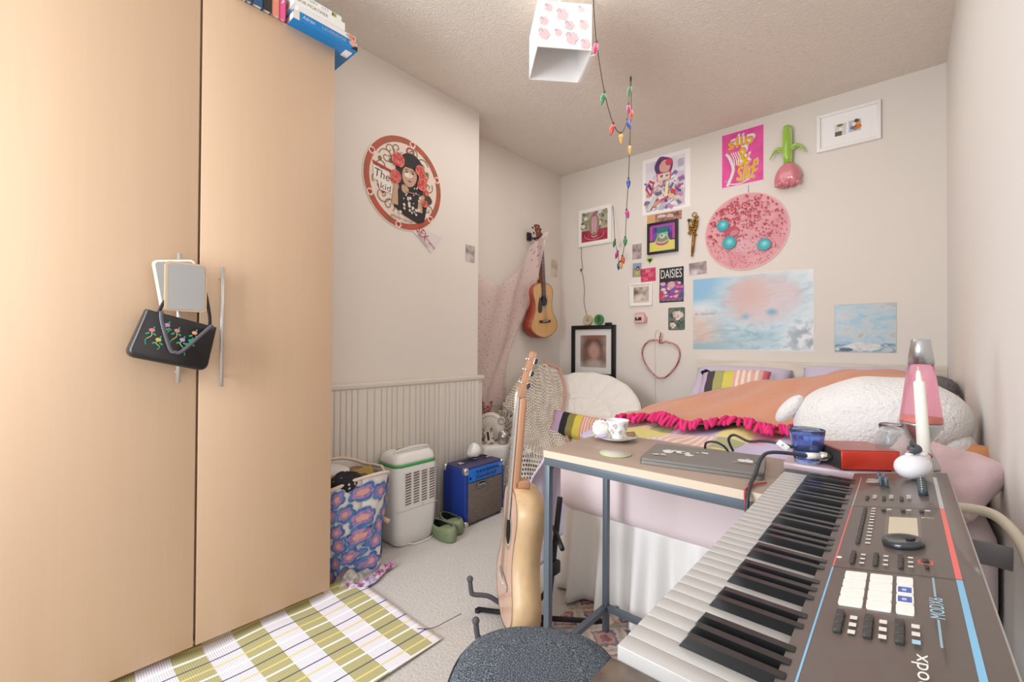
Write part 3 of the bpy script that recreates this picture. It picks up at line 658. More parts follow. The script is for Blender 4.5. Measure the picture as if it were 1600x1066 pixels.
def d_daisy(a, W, Hh):
    a.rect(-W * .5, -Hh * .5, W * .5, Hh * .5, M('1E1A1E', .5)); random.seed(4)
    a.poly([(-.1, -.04), (-.04, .01), (.05, .03), (.1, -.01), (.1, -.12), (-.1, -.12)], M('B04A78', .5, mix=('6A4A9A', 20, .4, .6)))
    for _ in range(34): a.blob(random.uniform(-.08, .08), random.uniform(-.1, .02), random.uniform(.008, .02), M(random.choice(['D46A92', 'E3A0AC', '6B5CA8', '3E6AA0', 'C24A5E', 'E6C2B8', '7A3A8A']), .5), 6, .7, .7)
    a.text('DAISIES', 0, .09, .17, .07, M('E4DEDA', .5)); a.blob(0, -.0, .03, M('D9A0A8', .5)); a.text('SEDMI', -.055, -.085, .06, .014, M('E4DEDA', .5)); a.text('a film with cherry pips', 0, -.125, .17, .012, M('CFC0C4', .5))
    a.poly([(-.1, -.06), (-.05, -.07), (-.08, -.1), (-.1, -.1)], M('C23A3E', .5)); a.poly([(.1, -.1), (.05, -.1), (.08, -.06), (.1, -.06)], M('2E5A8A', .5))
flat('poster', 'small black poster headed DAISIES in white capitals', 'poster', -1.394, 1.568, .196, .279, d_daisy, '1E1A1E')
flat('photo_print', 'upright blurred mauve photo print left of the small black frame', 'photo', -1.69, 1.874, .084, .13, lambda a, W, Hh: a.rect(-W * .47, -Hh * .47, W * .47, Hh * .47, soft('7E6A6A', 'B8A6A4', 18.)), 'B9A9A4')
flat('photo_print', 'tiny colour photo of a person in yellow beside the pink lettered card', 'photo', -1.689, 1.718, .082, .122, lambda a, W, Hh: (a.rect(-W * .48, -Hh * .48, W * .48, Hh * .48, M('8C8E7A', .5, mix=('B0A890', 40, .4, .6))), a.rect(-W * .48, Hh * .1, W * .48, Hh * .48, M('8FA4BC', .5)), a.ell(.008, .012, .016, .02, M('2E2624', .5)), a.ell(.008, .008, .009, .012, M('C99A84', .5)), a.blob(.008, -.028, .022, M('B9AC62', .5)), a.line([(-.005, -.03), (.0, -.01)], .006, M('D9D2C4', .5))), 'D8D0C4', rot=-.03)
def d_pinkc(a, W, Hh):
    a.rect(-W / 2, -Hh / 2, W / 2, Hh / 2, M('D9446A', .5)); random.seed(8)
    for r_ in range(3):
        for c_ in range(6): a.text(random.choice('XOSNZAW'), -.05 + c_ * .02, .035 - r_ * .035, .016, .02, M('2A1A20', .5), random.uniform(-.5, .5), .2)
        a.text(['BE', 'SO', 'ON'][r_], random.uniform(-.03, .03), .034 - r_ * .034, .04, .022, M('F0A8B8', .5))
flat('card', 'bright pink card covered in black squiggly lettering', 'card', -1.589, 1.667, .13, .112, d_pinkc, 'D9446A', rot=.02)
flat('photo_print', 'blurred mauve landscape photo right of the DAISIES poster', 'photo', -1.188, 1.677, .135, .098, lambda a, W, Hh: a.rect(-W * .48, -Hh * .48, W * .48, Hh * .48, soft('7A6468', 'D4CACA', 14., 'A08C8C')), 'C4B6B4', rot=.04)
t = thing('picture_frame', 'small square white frame holding a blurred photo', 'picture', (-1.649, YB, 1.508)); frame(t, .198, .19, .012, .016, M('EFEBE7', .4))
g = G(); g.prism(rr(.176, .168, .002), .006, M('EDE6DE', .7), WALLX); a = Art(g, WALLX, .0003, .006); a.rect(-.07, -.068, .07, .068, M('CFC2B6', .6)); a.rect(-.066, -.05, .066, .06, soft('6E5648', 'D8CCC2', 13.)); g.build('print', t)
def d_peony(a, W, Hh):
    a.prev = 0; random.seed(14); a.poly(rr(W * .97, Hh * .97, .01), M('4E5A50', .5, mix=('6E7A6A', 22, .4, .6)))
    for _ in range(9): x, y = random.uniform(-.05, .05), random.uniform(-.07, .07); a.ell(x, y, .022, .008, M('3A463E', .5), random.random() * 3)
    for cx, cy, R0 in ((.008, .028, .042), (-.03, -.05, .026)):
        for k in range(14):
            an = k * 2.4; q = R0 * (1 - k / 15) * .62; a.blob(cx + q * math.cos(an), cy + q * math.sin(an), R0 * (.5 - .02 * k), M(['D8C3B8', 'C9A9A2', 'E3D4C8'][k % 3], .5), 6, .3)
flat('card', 'rounded card of pale peonies on dark green', 'card', -1.352, 1.294, .133, .18, d_peony, '3F4A42', corner=.012)
flat('heart_sticker', 'tiny lime green heart with a black centre below the small black frame', 'sticker', -1.575, 1.786, .006, .006, lambda a, W, Hh: (a.ell(-.012, .008, .017, .016, M('9CBE5A', .5)), a.ell(.012, .008, .017, .016, M('9CBE5A', .5)), a.poly([(-.028, .004), (.028, .004), (0, -.03)], M('9CBE5A', .5)), a.ell(-.005, .004, .01, .009, M('1E241A', .5)), a.ell(.007, .002, .01, .01, M('1E241A', .5)), a.poly([(-.014, 0), (.016, 0), (0, -.018)], M('1E241A', .5))), '9CBE5A')
flat('photo_print', 'small blurred portrait card fixed at the chimney breast corner', 'photo', 2.09, 1.701, .09, .12, lambda a, W, Hh: a.rect(-W * .47, -Hh * .47, W * .47, Hh * .47, soft('7E7674', 'C9BEB8', 16.)), 'CDBFB4', wall='l', y=XC)
flat('photo_print', 'pale blurred card on the side wall beside the hanging guitar', 'photo', 3.407, 1.807, .112, .18, lambda a, W, Hh: a.rect(-W * .38, -Hh * .45, W * .48, Hh * .42, soft('B3A08C', 'DCCDBC', 9.)), 'E3D4C4', wall='l', y=XA)
def blur_mat(base, E_):   # softly blurred blotches of colour
    b = NB(.5); X = b.co('Object', 0); Z = b.co('Object', 2); n = b.math('SUBTRACT', b.noise(12, 2), .5); c = b.mix(b.noise(6, 1), base, tuple(x * .88 for x in lin(base)[:3]))
    for cx, cz, rx, rz, s_, col in E_:
        u = b.math('DIVIDE', b.math('SUBTRACT', X, cx), rx); v = b.math('DIVIDE', b.math('SUBTRACT', Z, cz), rz)
        d = b.math('ADD', b.math('SQRT', b.math('ADD', b.math('MULTIPLY', u, u), b.math('MULTIPLY', v, v))), b.math('MULTIPLY', n, .5))
        k = b.math('DIVIDE', b.math('SUBTRACT', 1 + s_, d), 2 * s_); k.node.use_clamp = True; c = b.mix(k, c, col)
    return b.col(c).m
# large black frame with blurred portrait
t = thing('picture_frame', 'large black framed blurred portrait hanging above the round white cushion', 'picture', (-2.106, YB, 1.025)); frame(t, .452, .47, .036, .025, BLACK)
g = G(); g.prism(rr(.38, .398, .002), .01, M('E6E1DC', .5), WALLX); a = Art(g, WALLX, .0003, .01); a.rect(-.135, -.145, .135, .145, blur_mat('C0AFA2', [(0, .04, .12, .15, .35, '6A4C42'), (-.05, -.05, .07, .09, .4, '7A5C50'), (.07, -.06, .06, .08, .4, '80645A'), (.01, -.12, .08, .05, .4, 'B9A8A0'), (.01, -.0, .055, .075, .35, 'BF9488'), (.0, .13, .1, .02, .6, '8E5A50')])); g.build('print', t)
g = G(); g.box((.16, -.02, .242), (.06, .02, .026), BLACK, .002); g.build('clip', t)
def round_badge(x, z, rim, face, hand, lab):
    t = thing('round_tin', lab, 'ornament', (x, YB - .015, z), (R(90), 0, 0))
    g = G(); g.lathe([(.0, 0), (.044, 0), (.046, .004), (.046, .014), (.038, .016), (.037, .011), (0, .011)], M(rim, .35), n=28); g.build('rim', t)
    g = G(); a = Art(g, Matrix(), .0004, .0115); a.ell(0, 0, .036, .036, M(face, .5)); a.ell(0, 0, .028, .028, M(hand[0], .5)); [a.line(q[0], q[1], M(q[2], .5)) for q in hand[1]]; g.build('face', t)
round_badge(-2.155, 1.309, 'C9B93C', 'CFC2B8', ('B6A4B4', [([(0, 0), (.004, .024)], .004, '4A4450'), ([(0, 0), (-.016, -.006)], .004, '4A4450'), ([(0, 0), (.014, -.012)], .004, '6A6470')]), 'small round yellow-rimmed tin standing on the black frame')
round_badge(-2.04, 1.309, '2E8A4A', '3A9A55', ('2E6E40', [([(-.003, -.03), (.003, .03)], .018, '7A2A2E')]), 'small round green tin with red bar standing on the black frame')
# pink wall ornament
t = thing('wall_ornament', 'small pink boxy ornament with a dark window beside the white square frame', 'ornament', (-1.654, YB, 1.306))
g = G(); pkm = M('E3B7AE', .6); g.box((0, -.018, 0), (.09, .034, .078), pkm, .008); g.box((.05, -.015, -.01), (.018, .026, .05), M('D59C96', .6), .005)
for k in range(4): g.ball((-.035 + k * .022, -.02, .044), .008, pkm, 10, 8)
g.box((-.005, -.037, -.003), (.055, .004, .026), M('2A2022', .5)); g.box((-.01, -.0395, .002), (.012, .003, .014), M('D8C8C0', .5)); g.build('body', t)
# gilded pistol-like ornament
t = thing('gilt_ornament', 'ornate gold filigree ornament hanging left of the round pink print', 'ornament', (-1.222, YB - .014, 1.95), (0, R(4), 0))
g = G(); gd = M('A8823C', .28, 1.)
g.tube([(.012, 0, .02), (.008, 0, -.06), (.006, 0, -.165)], [.013, .01, .007], gd, 12); g.ball((.006, 0, -.168), .01, gd, 12, 8)
random.seed(2)
for k in range(26): g.ball((random.uniform(-.03, .03), random.uniform(-.008, .004), random.uniform(-.02, .13)), random.uniform(.006, .013), gd, 10, 7)
for k in range(9): g.tube([(.009 + .012 * math.cos(q), -.002 + .011 * math.sin(q), -.03 - k * .014 + q * .002) for q in [i * .8 for i in range(9)]], .0022, gd, 6)
g.tube([(0.016 * math.cos(q) - .0, 0, .145 + .016 * math.sin(q)) for q in [i * .52 for i in range(12)]], .004, gd, 8, closed=True)
g.tube(smooth_curve([(-.04, 0, .1), (-.03, -.004, .04), (-.018, -.004, -.01), (-.012, 0, .02)], 5), .004, gd, 8); g.ball((-.036, -.004, .105), .012, M('6A5648', .4, 1.), 12, 8); g.build('body', t)
# inflatable flower
def flower():
    t = thing('inflatable_flower', 'upside-down inflatable tulip with green stem and pink bloom', 'inflatable flower', (-.588, YB - .045, 2.36))
    gm = M('A6D24A', .18, trans=.25, coat=.5); pm = M('E48C96', .18, trans=.15, coat=.5)
    g = G(); g.tube([(0.0, 0, .2), (0, 0, .185), (.0, 0, .1), (.002, 0, 0), (.003, 0, -.045)], [.018, .028, .03, .028, .024], gm, 16); g.ball((0, 0, .198), (.024, .022, .018), gm); g.build('stem', t)
    for s in (-1, 1):
        g = G(); g.tube(smooth_curve([(s * .012, 0, .035), (s * .045, -.004, .062), (s * .075, -.006, .05), (s * .104, -.004, .002)], 6), [.008, .012, .016, .02, .022, .023, .024, .024, .023, .022, .021, .019, .016, .014, .012, .009, .007, .005, .003][:19], gm, 12, flat=.6); g.build('leaf', t)
    g = G()
    def fn(v):
        k = (v.z + .08) / .16
        rr_ = 1.28 - .62 * max(0, k) ** 1.5; lob = 1 + .07 * math.cos(6 * math.atan2(v.y, v.x))
        return Vector((v.x * rr_ * lob, v.y * rr_ * lob * .85, v.z + (.014 * math.cos(5 * math.atan2(v.y, v.x)) if v.z < -.03 else 0)))
    g.ball((.004, 0, -.118), (.066, .05, .078), pm, 40, 18, e=.75, fn=fn)
    for k in range(7): g.ball((.004 - .058 + k * .0195, -.012 - .01 * (k % 2), -.185 + .006 * (k % 3)), (.018, .018, .016), pm, 14, 8)
    g.build('bloom', t)
flower()
# heart shaped rope light
def heart():
    t = thing('heart_light', 'red wire heart-shaped light hanging from a pin with a white cable', 'light', (-1.478, YB - .016, .98))
    P = [(0, .122), (-.02, .14), (-.06, .146), (-.11, .13), (-.15, .08), (-.157, .03), (-.145, -.02), (-.11, -.08), (-.06, -.135), (-.015, -.16), (.03, -.158), (.08, -.12), (.13, -.055), (.152, .0), (.155, .05), (.135, .095), (.09, .12), (.045, .132), (.015, .125)]
    g = G(); C = smooth_curve([(x, 0, z) for x, z in P], 5, True); rm = M('B04548', .3, coat=.4)
    g.tube(C, .0065, rm, 8, closed=True); g.tube([p + Vector((.003 * math.sin(i * .7), -.008, .004 * math.cos(i * .7))) for i, p in enumerate(C)], .0022, M('E0CCC4', .3), 6, closed=True); g.build('frame', t)
    g = G(); g.tube([(0.0, -.004, .118), (.002, -.004, .17), (.004, 0, .205)], [.009, .008, .004], rm, 8); g.tube([(.004, -.008, .12), (.01, -.008, .16), (.018, -.004, .2)], .003, M('E0D4CC', .5), 6); g.build('hook', t)
    g = G(); g.tube(smooth_curve([(.004, 0, .205), (-.02, .002, .228), (-.045, .006, .205), (-.05, .01, .12), (-.046, .01, -.1), (-.046, .01, -.5), (-.044, .01, -.72)], 8), .0022, M('E3DBD2', .5), 6); g.build('cable', t)
heart()
# thin black cord from the vase picture down to the yellow tin
g = G(); g.tube(smooth_curve([(-2.236, YB - .01, 1.985), (-2.235, YB - .01, 1.9), (-2.222, YB - .01, 1.79), (-2.24, YB - .01, 1.77), (-2.222, YB - .01, 1.74), (-2.20, YB - .01, 1.6), (-2.205, YB - .01, 1.48), (-2.175, YB - .01, 1.36)], 6), .0018, M('3E332E', .6), 6); g.box((-2.236, YB - .012, 1.775), (.012, .008, .02), M('5A4A40', .5))
tag(g.build('cord'), 'thin dark cord running down the wall from the vase picture', 'cord')
# ------------------------------------------------------------------ string of coloured bulbs
def fairy():
    t = thing('fairy_lights', 'string of coloured pointed bulbs looping from the ceiling hook to the back wall', 'string lights', (-1.23, 2.469, 2.7))
    o = Vector((-1.23, 2.469, 2.7)); wm = M('4A4232', .6)
    A = [(-1.089, 1.8, 2.699), (-1.148, 1.93, 2.594), (-1.182, 2.07, 2.416), (-1.195, 2.19, 2.30), (-1.190, 2.27, 2.275), (-1.183, 2.33, 2.37), (-1.2, 2.38, 2.487), (-1.229, 2.46, 2.695)]
    Bq = [(-1.23, 2.469, 2.698), (-1.244, 2.5, 2.524), (-1.282, 2.56, 2.336), (-1.34, 2.66, 2.166), (-1.424, 2.8, 2.011), (-1.51, 2.95, 1.863), (-1.612, 3.1, 1.745), (-1.686, 3.2, 1.728), (-1.74, 3.28, 1.808), (-1.824, 3.38, 1.97), (-1.88, 3.46, 2.187), (-1.915, 3.505, 2.304)]
    g = G()
    for P in (A, Bq): g.tube([p - o for p in smooth_curve(P, 8)], .0022, wm, 6)
    g.cyl((0, 0, 0), (0, 0, -.02), .004, wm, 8); g.build('wire', t)
    cols = dict(pink='D8437E', green='2E8A58', red='D9503E', yellow='E0AE54', blue='2F4FA6', mag='C2308A')
    L = [(A[1], 'pink', .016, .2), (A[2], 'green', .016, .3), (A[3], 'red', .016, .25), (A[4], 'yellow', .016, 0), (A[5], 'blue', .014, -.3), (A[6], 'mag', .014, 0), ((-1.225, 2.455, 2.64), 'green', .014, .3),
         (Bq[1], 'red', .014, 0), (Bq[2], 'yellow', .014, 0), (Bq[3], 'blue', .016, 0), (Bq[4], 'mag', .017, -.2), (Bq[5], 'green', .018, 0), ((-1.60, 3.08, 1.76), 'red', .018, -.2), ((-1.65, 3.15, 1.735), 'yellow', .018, -.1), ((-1.70, 3.22, 1.745), 'blue', .018, .1), ((-1.76, 3.31, 1.855), 'mag', .018, .3), (Bq[9], 'green', .017, .2)]
    for p, c, r, tl in L:
        q = Vector(p) - o; X = Matrix.Translation(q) @ Euler((0, tl, 0)).to_matrix().to_4x4()
        g = G(); k = r * .82
        g.lathe([(0, -.068), (k * .25, -.062), (k * .65, -.05), (k * .95, -.035), (k, -.024), (k * .8, -.012), (k * .5, -.006)], M(cols[c], .2, trans=.15, coat=.6), X, 14)
        b = g.build('bulb', t); b['label'] = {'mag': 'magenta'}.get(c, c) + ' pointed bulb'
        g = G(); g.cyl(X @ Vector((0, 0, -.012)), X @ Vector((0, 0, .006)), k * .5, wm, 10); g.build('socket', b)
fairy()
# ------------------------------------------------------------------ box-shaped paper ceiling shade
def shade():
    t = thing('ceiling_shade', 'white box-shaped paper ceiling shade printed with pink flowers, open underneath', 'lampshade', (-1.176, 1.648, 2.352), (0, 0, R(47.5)))
    pm = M('F6F2F0', .8, trans=.0); w2 = .118; hh = .2
    g = G()
    for s in (-1, 1):
        g.box((0, s * w2, hh / 2), (2 * w2, .003, hh), pm); g.box((s * w2, 0, hh / 2), (.003, 2 * w2 - .003, hh), pm)
    g.box((w2 + .012, .0, -.006), (.022, .2, .003), pm, rot=(0, R(-18), 0))
    a = Art(g, WALLX @ Matrix.Translation((0, hh / 2, 0)), .0003, w2 + .0018)
    random.seed(31); pk = M('EFC6CA', .7); gy = M('A49AA2', .7); pr = M('DCC4C8', .7)
    for (x, y, s_) in ((-.07, .07, .018), (-.01, .045, .026), (.085, .01, .02), (-.09, .01, .018), (.02, .0, .02), (-.03, -.035, .015), (-.09, -.045, .024), (.03, -.055, .026), (.09, -.075, .02), (.07, .075, .012)):
        for k in range(5): a.blob(x + s_ * .55 * math.cos(k * 1.26), y + s_ * .55 * math.sin(k * 1.26), s_ * .5, pr if s_ == .02 and x < .03 else pk, 6, .5)
        a.line([(x - s_ + s_ * .2 * k, y + s_ * .9 * math.sin(k * .6 + .4)) for k in range(5)], .003, gy, 3)
    g.build('paper_box', t)
    g = G(); g.box((0, 0, hh - .01), (2 * w2 - .006, 2 * w2 - .006, .002), M('EFEBE8', .8)); g.build('top_panel', t)
    g = G(); g.cyl((0, 0, hh - .01), (0, 0, 2.7 - 2.352), .003, WHITE, 8); g.cyl((0, 0, 2.7 - 2.352 - .03), (0, 0, 2.7 - 2.352), .045, WHITE, 24); g.build('flex', t)
    g = G(); g.cyl((0, 0, .15), (0, 0, .19), .018, WHITE, 16); g.ball((0, 0, .12), .03, M('F4F0E6', .3), 16, 12); g.build('bulb', t)
shade()

# ------------------------------------------------------------------ guitars
def guitar(name, label, loc, rot, topc, sidec, neckc, fretc, L=1.0, pick=None, peg='C9C9CC', rot_m=None):
    t = thing(name, label, 'guitar', loc, rot)
    if rot_m is not None: t.rotation_mode = 'QUATERNION'; t.rotation_quaternion = rot_m.to_quaternion()
    s = L; BL = .49 * s
    prof = [(0, .0), (.03, .075), (.08, .132), (.14, .172), (.20, .188), (.26, .186), (.32, .172), (.40, .145), (.48, .125), (.54, .119), (.60, .119), (.68, .126), (.76, .138), (.83, .143), (.89, .137), (.94, .116), (.98, .075), (1., .0)]
    half = [(w_ * s, z * BL) for z, w_ in prof]; C = smooth_curve([(x, z, 0) for x, z in half], 4); C = [(max(0, p.x), p.y) for p in C]
    out = C[:-1] + [(-x, z) for x, z in reversed(C[1:])]
    d = .1 * s; tm = M(topc, .35, mix=(tuple(q * .88 for q in lin(topc)[:3]), 6, .4, .65), coat=.3, stretch=(12, 1, .6)); sm = M(sidec, .45, mix=(tuple(q * .78 for q in lin(sidec)[:3]), 7, .35, .7), coat=.12, stretch=(3, 3, 1)); nm = M(neckc, .35, coat=.15); fm = M(fretc, .4)
    g = G(); g.prism(out, d - .004, sm, WALLX @ Matrix.Translation((0, 0, .0)), True); g.build('body', t)
    zh = .67 * BL; rh = .05 * s
    g = G(); g.prism(out, .0035, tm, WALLX @ Matrix.Translation((0, 0, d - .004)))
    a = Art(g, WALLX, .0004, d - .0003); bd = M('3A2A22', .4)
    for r_ in (rh * 1.34, rh * 1.2): a.ell(0, zh, r_, r_, bd, n=32); a.ell(0, zh, r_ * .95, r_ * .95, M('D9C9B0', .4), n=32)
    a.ell(0, zh, rh, rh, M('0E0A09', .9), n=32); P = out + [out[0]]
    a.line([(x * .985, BL / 2 + (z - BL / 2) * .985) for x, z in P], .004, bd); g.build('soundboard', t)
    if pick:
        g = G(); g.prism([(.02, zh - .02), (.055, zh + .03), (.075, zh - .01), (.088, zh - .07), (.085, zh - .1), (.05, zh - .105), (.03, zh - .085), (.03, zh - .055)] if pick > 0 else [(-x, y) for x, y in [(.02, zh - .02), (.055, zh + .03), (.075, zh - .01), (.088, zh - .07), (.085, zh - .1), (.05, zh - .105), (.03, zh - .085), (.03, zh - .055)]], .0015, M('2A1712', .25, coat=.5), WALLX @ Matrix.Translation((0, 0, d + .0005))); g.build('pickguard', t)
    zb = .30 * BL
    g = G(); g.box((0, -d - .005, zb), (.155 * s, .009, .022 * s), fm, .003); g.box((0, -d - .011, zb + .002), (.08 * s, .004, .003), WHITE); g.build('bridge', t)
    zn = .955 * s * .86 + .0; znut = BL + .335 * s
    g = G(); g.box((0, -d + .012, (BL - .04 + znut) / 2), (.05 * s, .03, znut - BL + .04), nm, .009, seg=3); g.box((0, -d + .035, BL + .012), (.05 * s, .06, .03), nm, .006)
    g.build('neck', t)
    z0_ = zh + rh * .9
    g = G(); g.box((0, -d - .006, (z0_ + znut) / 2), (.049 * s, .006, znut - z0_), fm, .001)
    for k in range(1, 20):
        zf = znut - (znut - zb) * (1 - 2 ** (-k / 12))
        if zf > z0_: g.box((0, -d - .0095, zf), (.048 * s, .0012, .0018), CHROME)
    for k in (3, 5, 7, 9, 15):
        zf = znut - (znut - zb) * (1 - 2 ** (-(k - .5) / 12))
        if zf > z0_: g.cyl((0, -d - .009, zf), (0, -d - .0096, zf), .0035, WHITE, 10)
    g.build('fretboard', t)
    g = G(); HX = Matrix.Translation((0, -d - .004, znut)) @ Euler((R(-13), 0, 0)).to_matrix().to_4x4(); g.X = HX
    g.prism([(-.024, 0), (.024, 0), (.036, .03), (.034, .17), (.012, .178), (0, .172), (-.012, .178), (-.034, .17), (-.036, .03)], .014, nm, WALLX @ Matrix.Translation((0, 0, -.012)))
    for z in (.055, .105, .145):
        for sx in (-1, 1): g.cyl((sx * .022, -.004, z), (sx * .022, -.012, z), .0045, CHROME, 10)
    g.build('headstock', t)
    for z in (.05, .097, .144):
        for sx in (-1, 1):
            g = G(); g.X = HX; g.box((sx * .03, .014, z), (.012, .01, .024), CHROME, .002); g.cyl((sx * .034, .012, z), (sx * .05, .012, z), .0025, CHROME, 8); g.ball((sx * .056, .012, z), (.009, .006, .011), M(peg, .25, .0 if peg != 'C9C9CC' else 1.), 14, 8); g.build('tuning_peg', t)
    for k in range(6):
        x = (-.02 + .008 * k) * s; g = G(); g.tube([(x * 1.35, -d - .012, zb + .002), (x * .9, -d - .0125, znut + .001), (x * 1.1, -d - .006, znut + .05)], .0007, M('D9D4CC', .3, 1.), 5); g.build('string', t)
    return t
guitar('acoustic_guitar', 'acoustic guitar with honey top and red-brown sides hung on the side wall', (-2.435, 3.095, 1.14), (0, 0, 0), 'DDAE74', 'A4402A', '7A3A22', '3A1E14', .985, pick=-1, peg='1E1A1A', rot_m=Euler((R(4.8), 0, 0)).to_matrix() @ Euler((0, 0, R(90))).to_matrix())
g = G(); g.box((XA + .012, 3.02, 2.03), (.02, .05, .07), DARK, .004); g.tube([(XA + .02, 3.02, 2.03), (XA + .07, 3.02, 2.0)], .006, DARK, 8)
for s_ in (-1, 1): g.tube(smooth_curve([(XA + .07, 3.02, 2.0), (XA + .08, 3.02 + s_ * .038, 1.995), (XA + .15, 3.02 + s_ * .04, 1.995), (XA + .165, 3.02 + s_ * .038, 2.015)], 4), .006, DARK, 8)
tag(g.build('guitar_hanger'), 'black wall hook holding the headstock of the hanging guitar', 'hook')
# standing guitar, seen from its side, on a floor stand
n_ = Vector((-.63, -.777, 0)).normalized(); side_ = Vector((0, 0, 1)).cross(-n_)   # local -Y = n_, local X = side_
lean = R(4.5); zax = (Vector((0, 0, 1)) * math.cos(lean) - n_ * math.sin(lean)).normalized(); yax = -(n_ * math.cos(lean) + Vector((0, 0, 1)) * math.sin(lean)); xax = yax.cross(zax)
RG = Matrix((xax, yax, zax)).transposed()
GP = Vector((-1.06, 1.30, .055))
guitar('acoustic_guitar', 'acoustic guitar with pale natural wood standing on a floor stand, seen from its side', GP, (0, 0, 0), 'E0B79E', 'DDB88C', 'BE8C6C', 'B4ABA4', 1.0, peg='26262A', rot_m=RG)  # pale fretboard colour stands in for window light reflected by it and the strings
def gstand():
    t = thing('guitar_stand', 'black tubular floor stand carrying the pale guitar', 'guitar stand', (GP.x, GP.y, 0))
    f = Vector((n_.x, n_.y, 0)); s_ = Vector((-n_.y, n_.x, 0)); km = M('1E1D20', .5); fo = M('55555A', .7)
    def W(a, b, z): return tuple(f * a + s_ * b + Vector((0, 0, z)))
    g = G(); g.tube([W(-.075, 0, .03), W(-.125, 0, .5)], .011, km, 10); g.box(W(-.095, 0, .24), (.05, .05, .05), km, .008)
    g.tube([W(-.1, -.12, .36), W(-.105, 0, .38), W(-.1, .12, .36)], .009, km, 10); g.build('upright', t)
    for b in (-1, 1):
        g = G(); g.tube(smooth_curve([W(-.08, b * .02, .14), W(-.05, b * .09, .06), W(.06, b * .13, .036), W(.13, b * .14, .07), W(.19, b * .135, .085), W(.2, b * .135, .10), W(.205, b * .135, .145)], 6), .0095, fo, 10); g.ball(W(.205, b * .135, .147), .013, fo, 12, 8); g.build('support_arm', t)
    for q in ((W(-.085, .0, .045), W(.17, .16, .01)), (W(-.085, .0, .045), W(.17, -.16, .01)), (W(-.085, 0, .045), W(-.3, 0, .012))):
        g = G(); g.tube(q, .0095, fo if q[1][2] == .01 else km, 10); g.cyl(q[1], (q[1][0], q[1][1], 0.0), .013, km, 12); g.build('leg', t)
gstand()

# ------------------------------------------------------------------ pink net hanging over the corner
def net_mat():
    b = NB(.9); v = b.voro(26, 'UV', stretch=(1, 2.2, 1)); f = b.math('LESS_THAN', v, .18); n = b.noise(160, 2, 'UV')
    b.col(b.mix(f, 'E4C8C3', '6A5650'))
    al = b.math('MAXIMUM', b.math('MULTIPLY', f, .85), b.math('ADD', .5, b.math('MULTIPLY', n, .12)))
    b.L.new(al, b.b.inputs['Alpha']); return b.m
def net():
    g = G()
    def fn(u, v):
        ztop = 1.845 + (2.045 - 1.845) * u ** 2.2 - .36 * math.sin(PI * min(1, u * 1.02)) ** .9 * (1 - .25 * u)
        ytop = 2.19 + u * .86
        y = ytop + (2.2 + .52 * u - ytop) * sstep(0, 1, v) ; z = ztop + (.60 - ztop) * v
        y += .03 * math.sin(v * 9 + u * 4) * u
        x = XA + .035 + .012 * math.sin(u * 20 + v * 4) + .008 * math.sin(u * 9 - v * 7) + (.05 * u if v < .3 else .05 * u * max(0, 1 - (v - .3) * 3))
        if u > .9: x += .12 * (1 - v) ** 4 * (u - .9) * 10
        return (x, y, z)
    g.grid(fn, 70, 50, net_mat()); o = g.build('net_drape')
    tag(o, 'sheer pink net with dark flecks draped from the chimney corner to the hanging guitar', 'drape')
net()

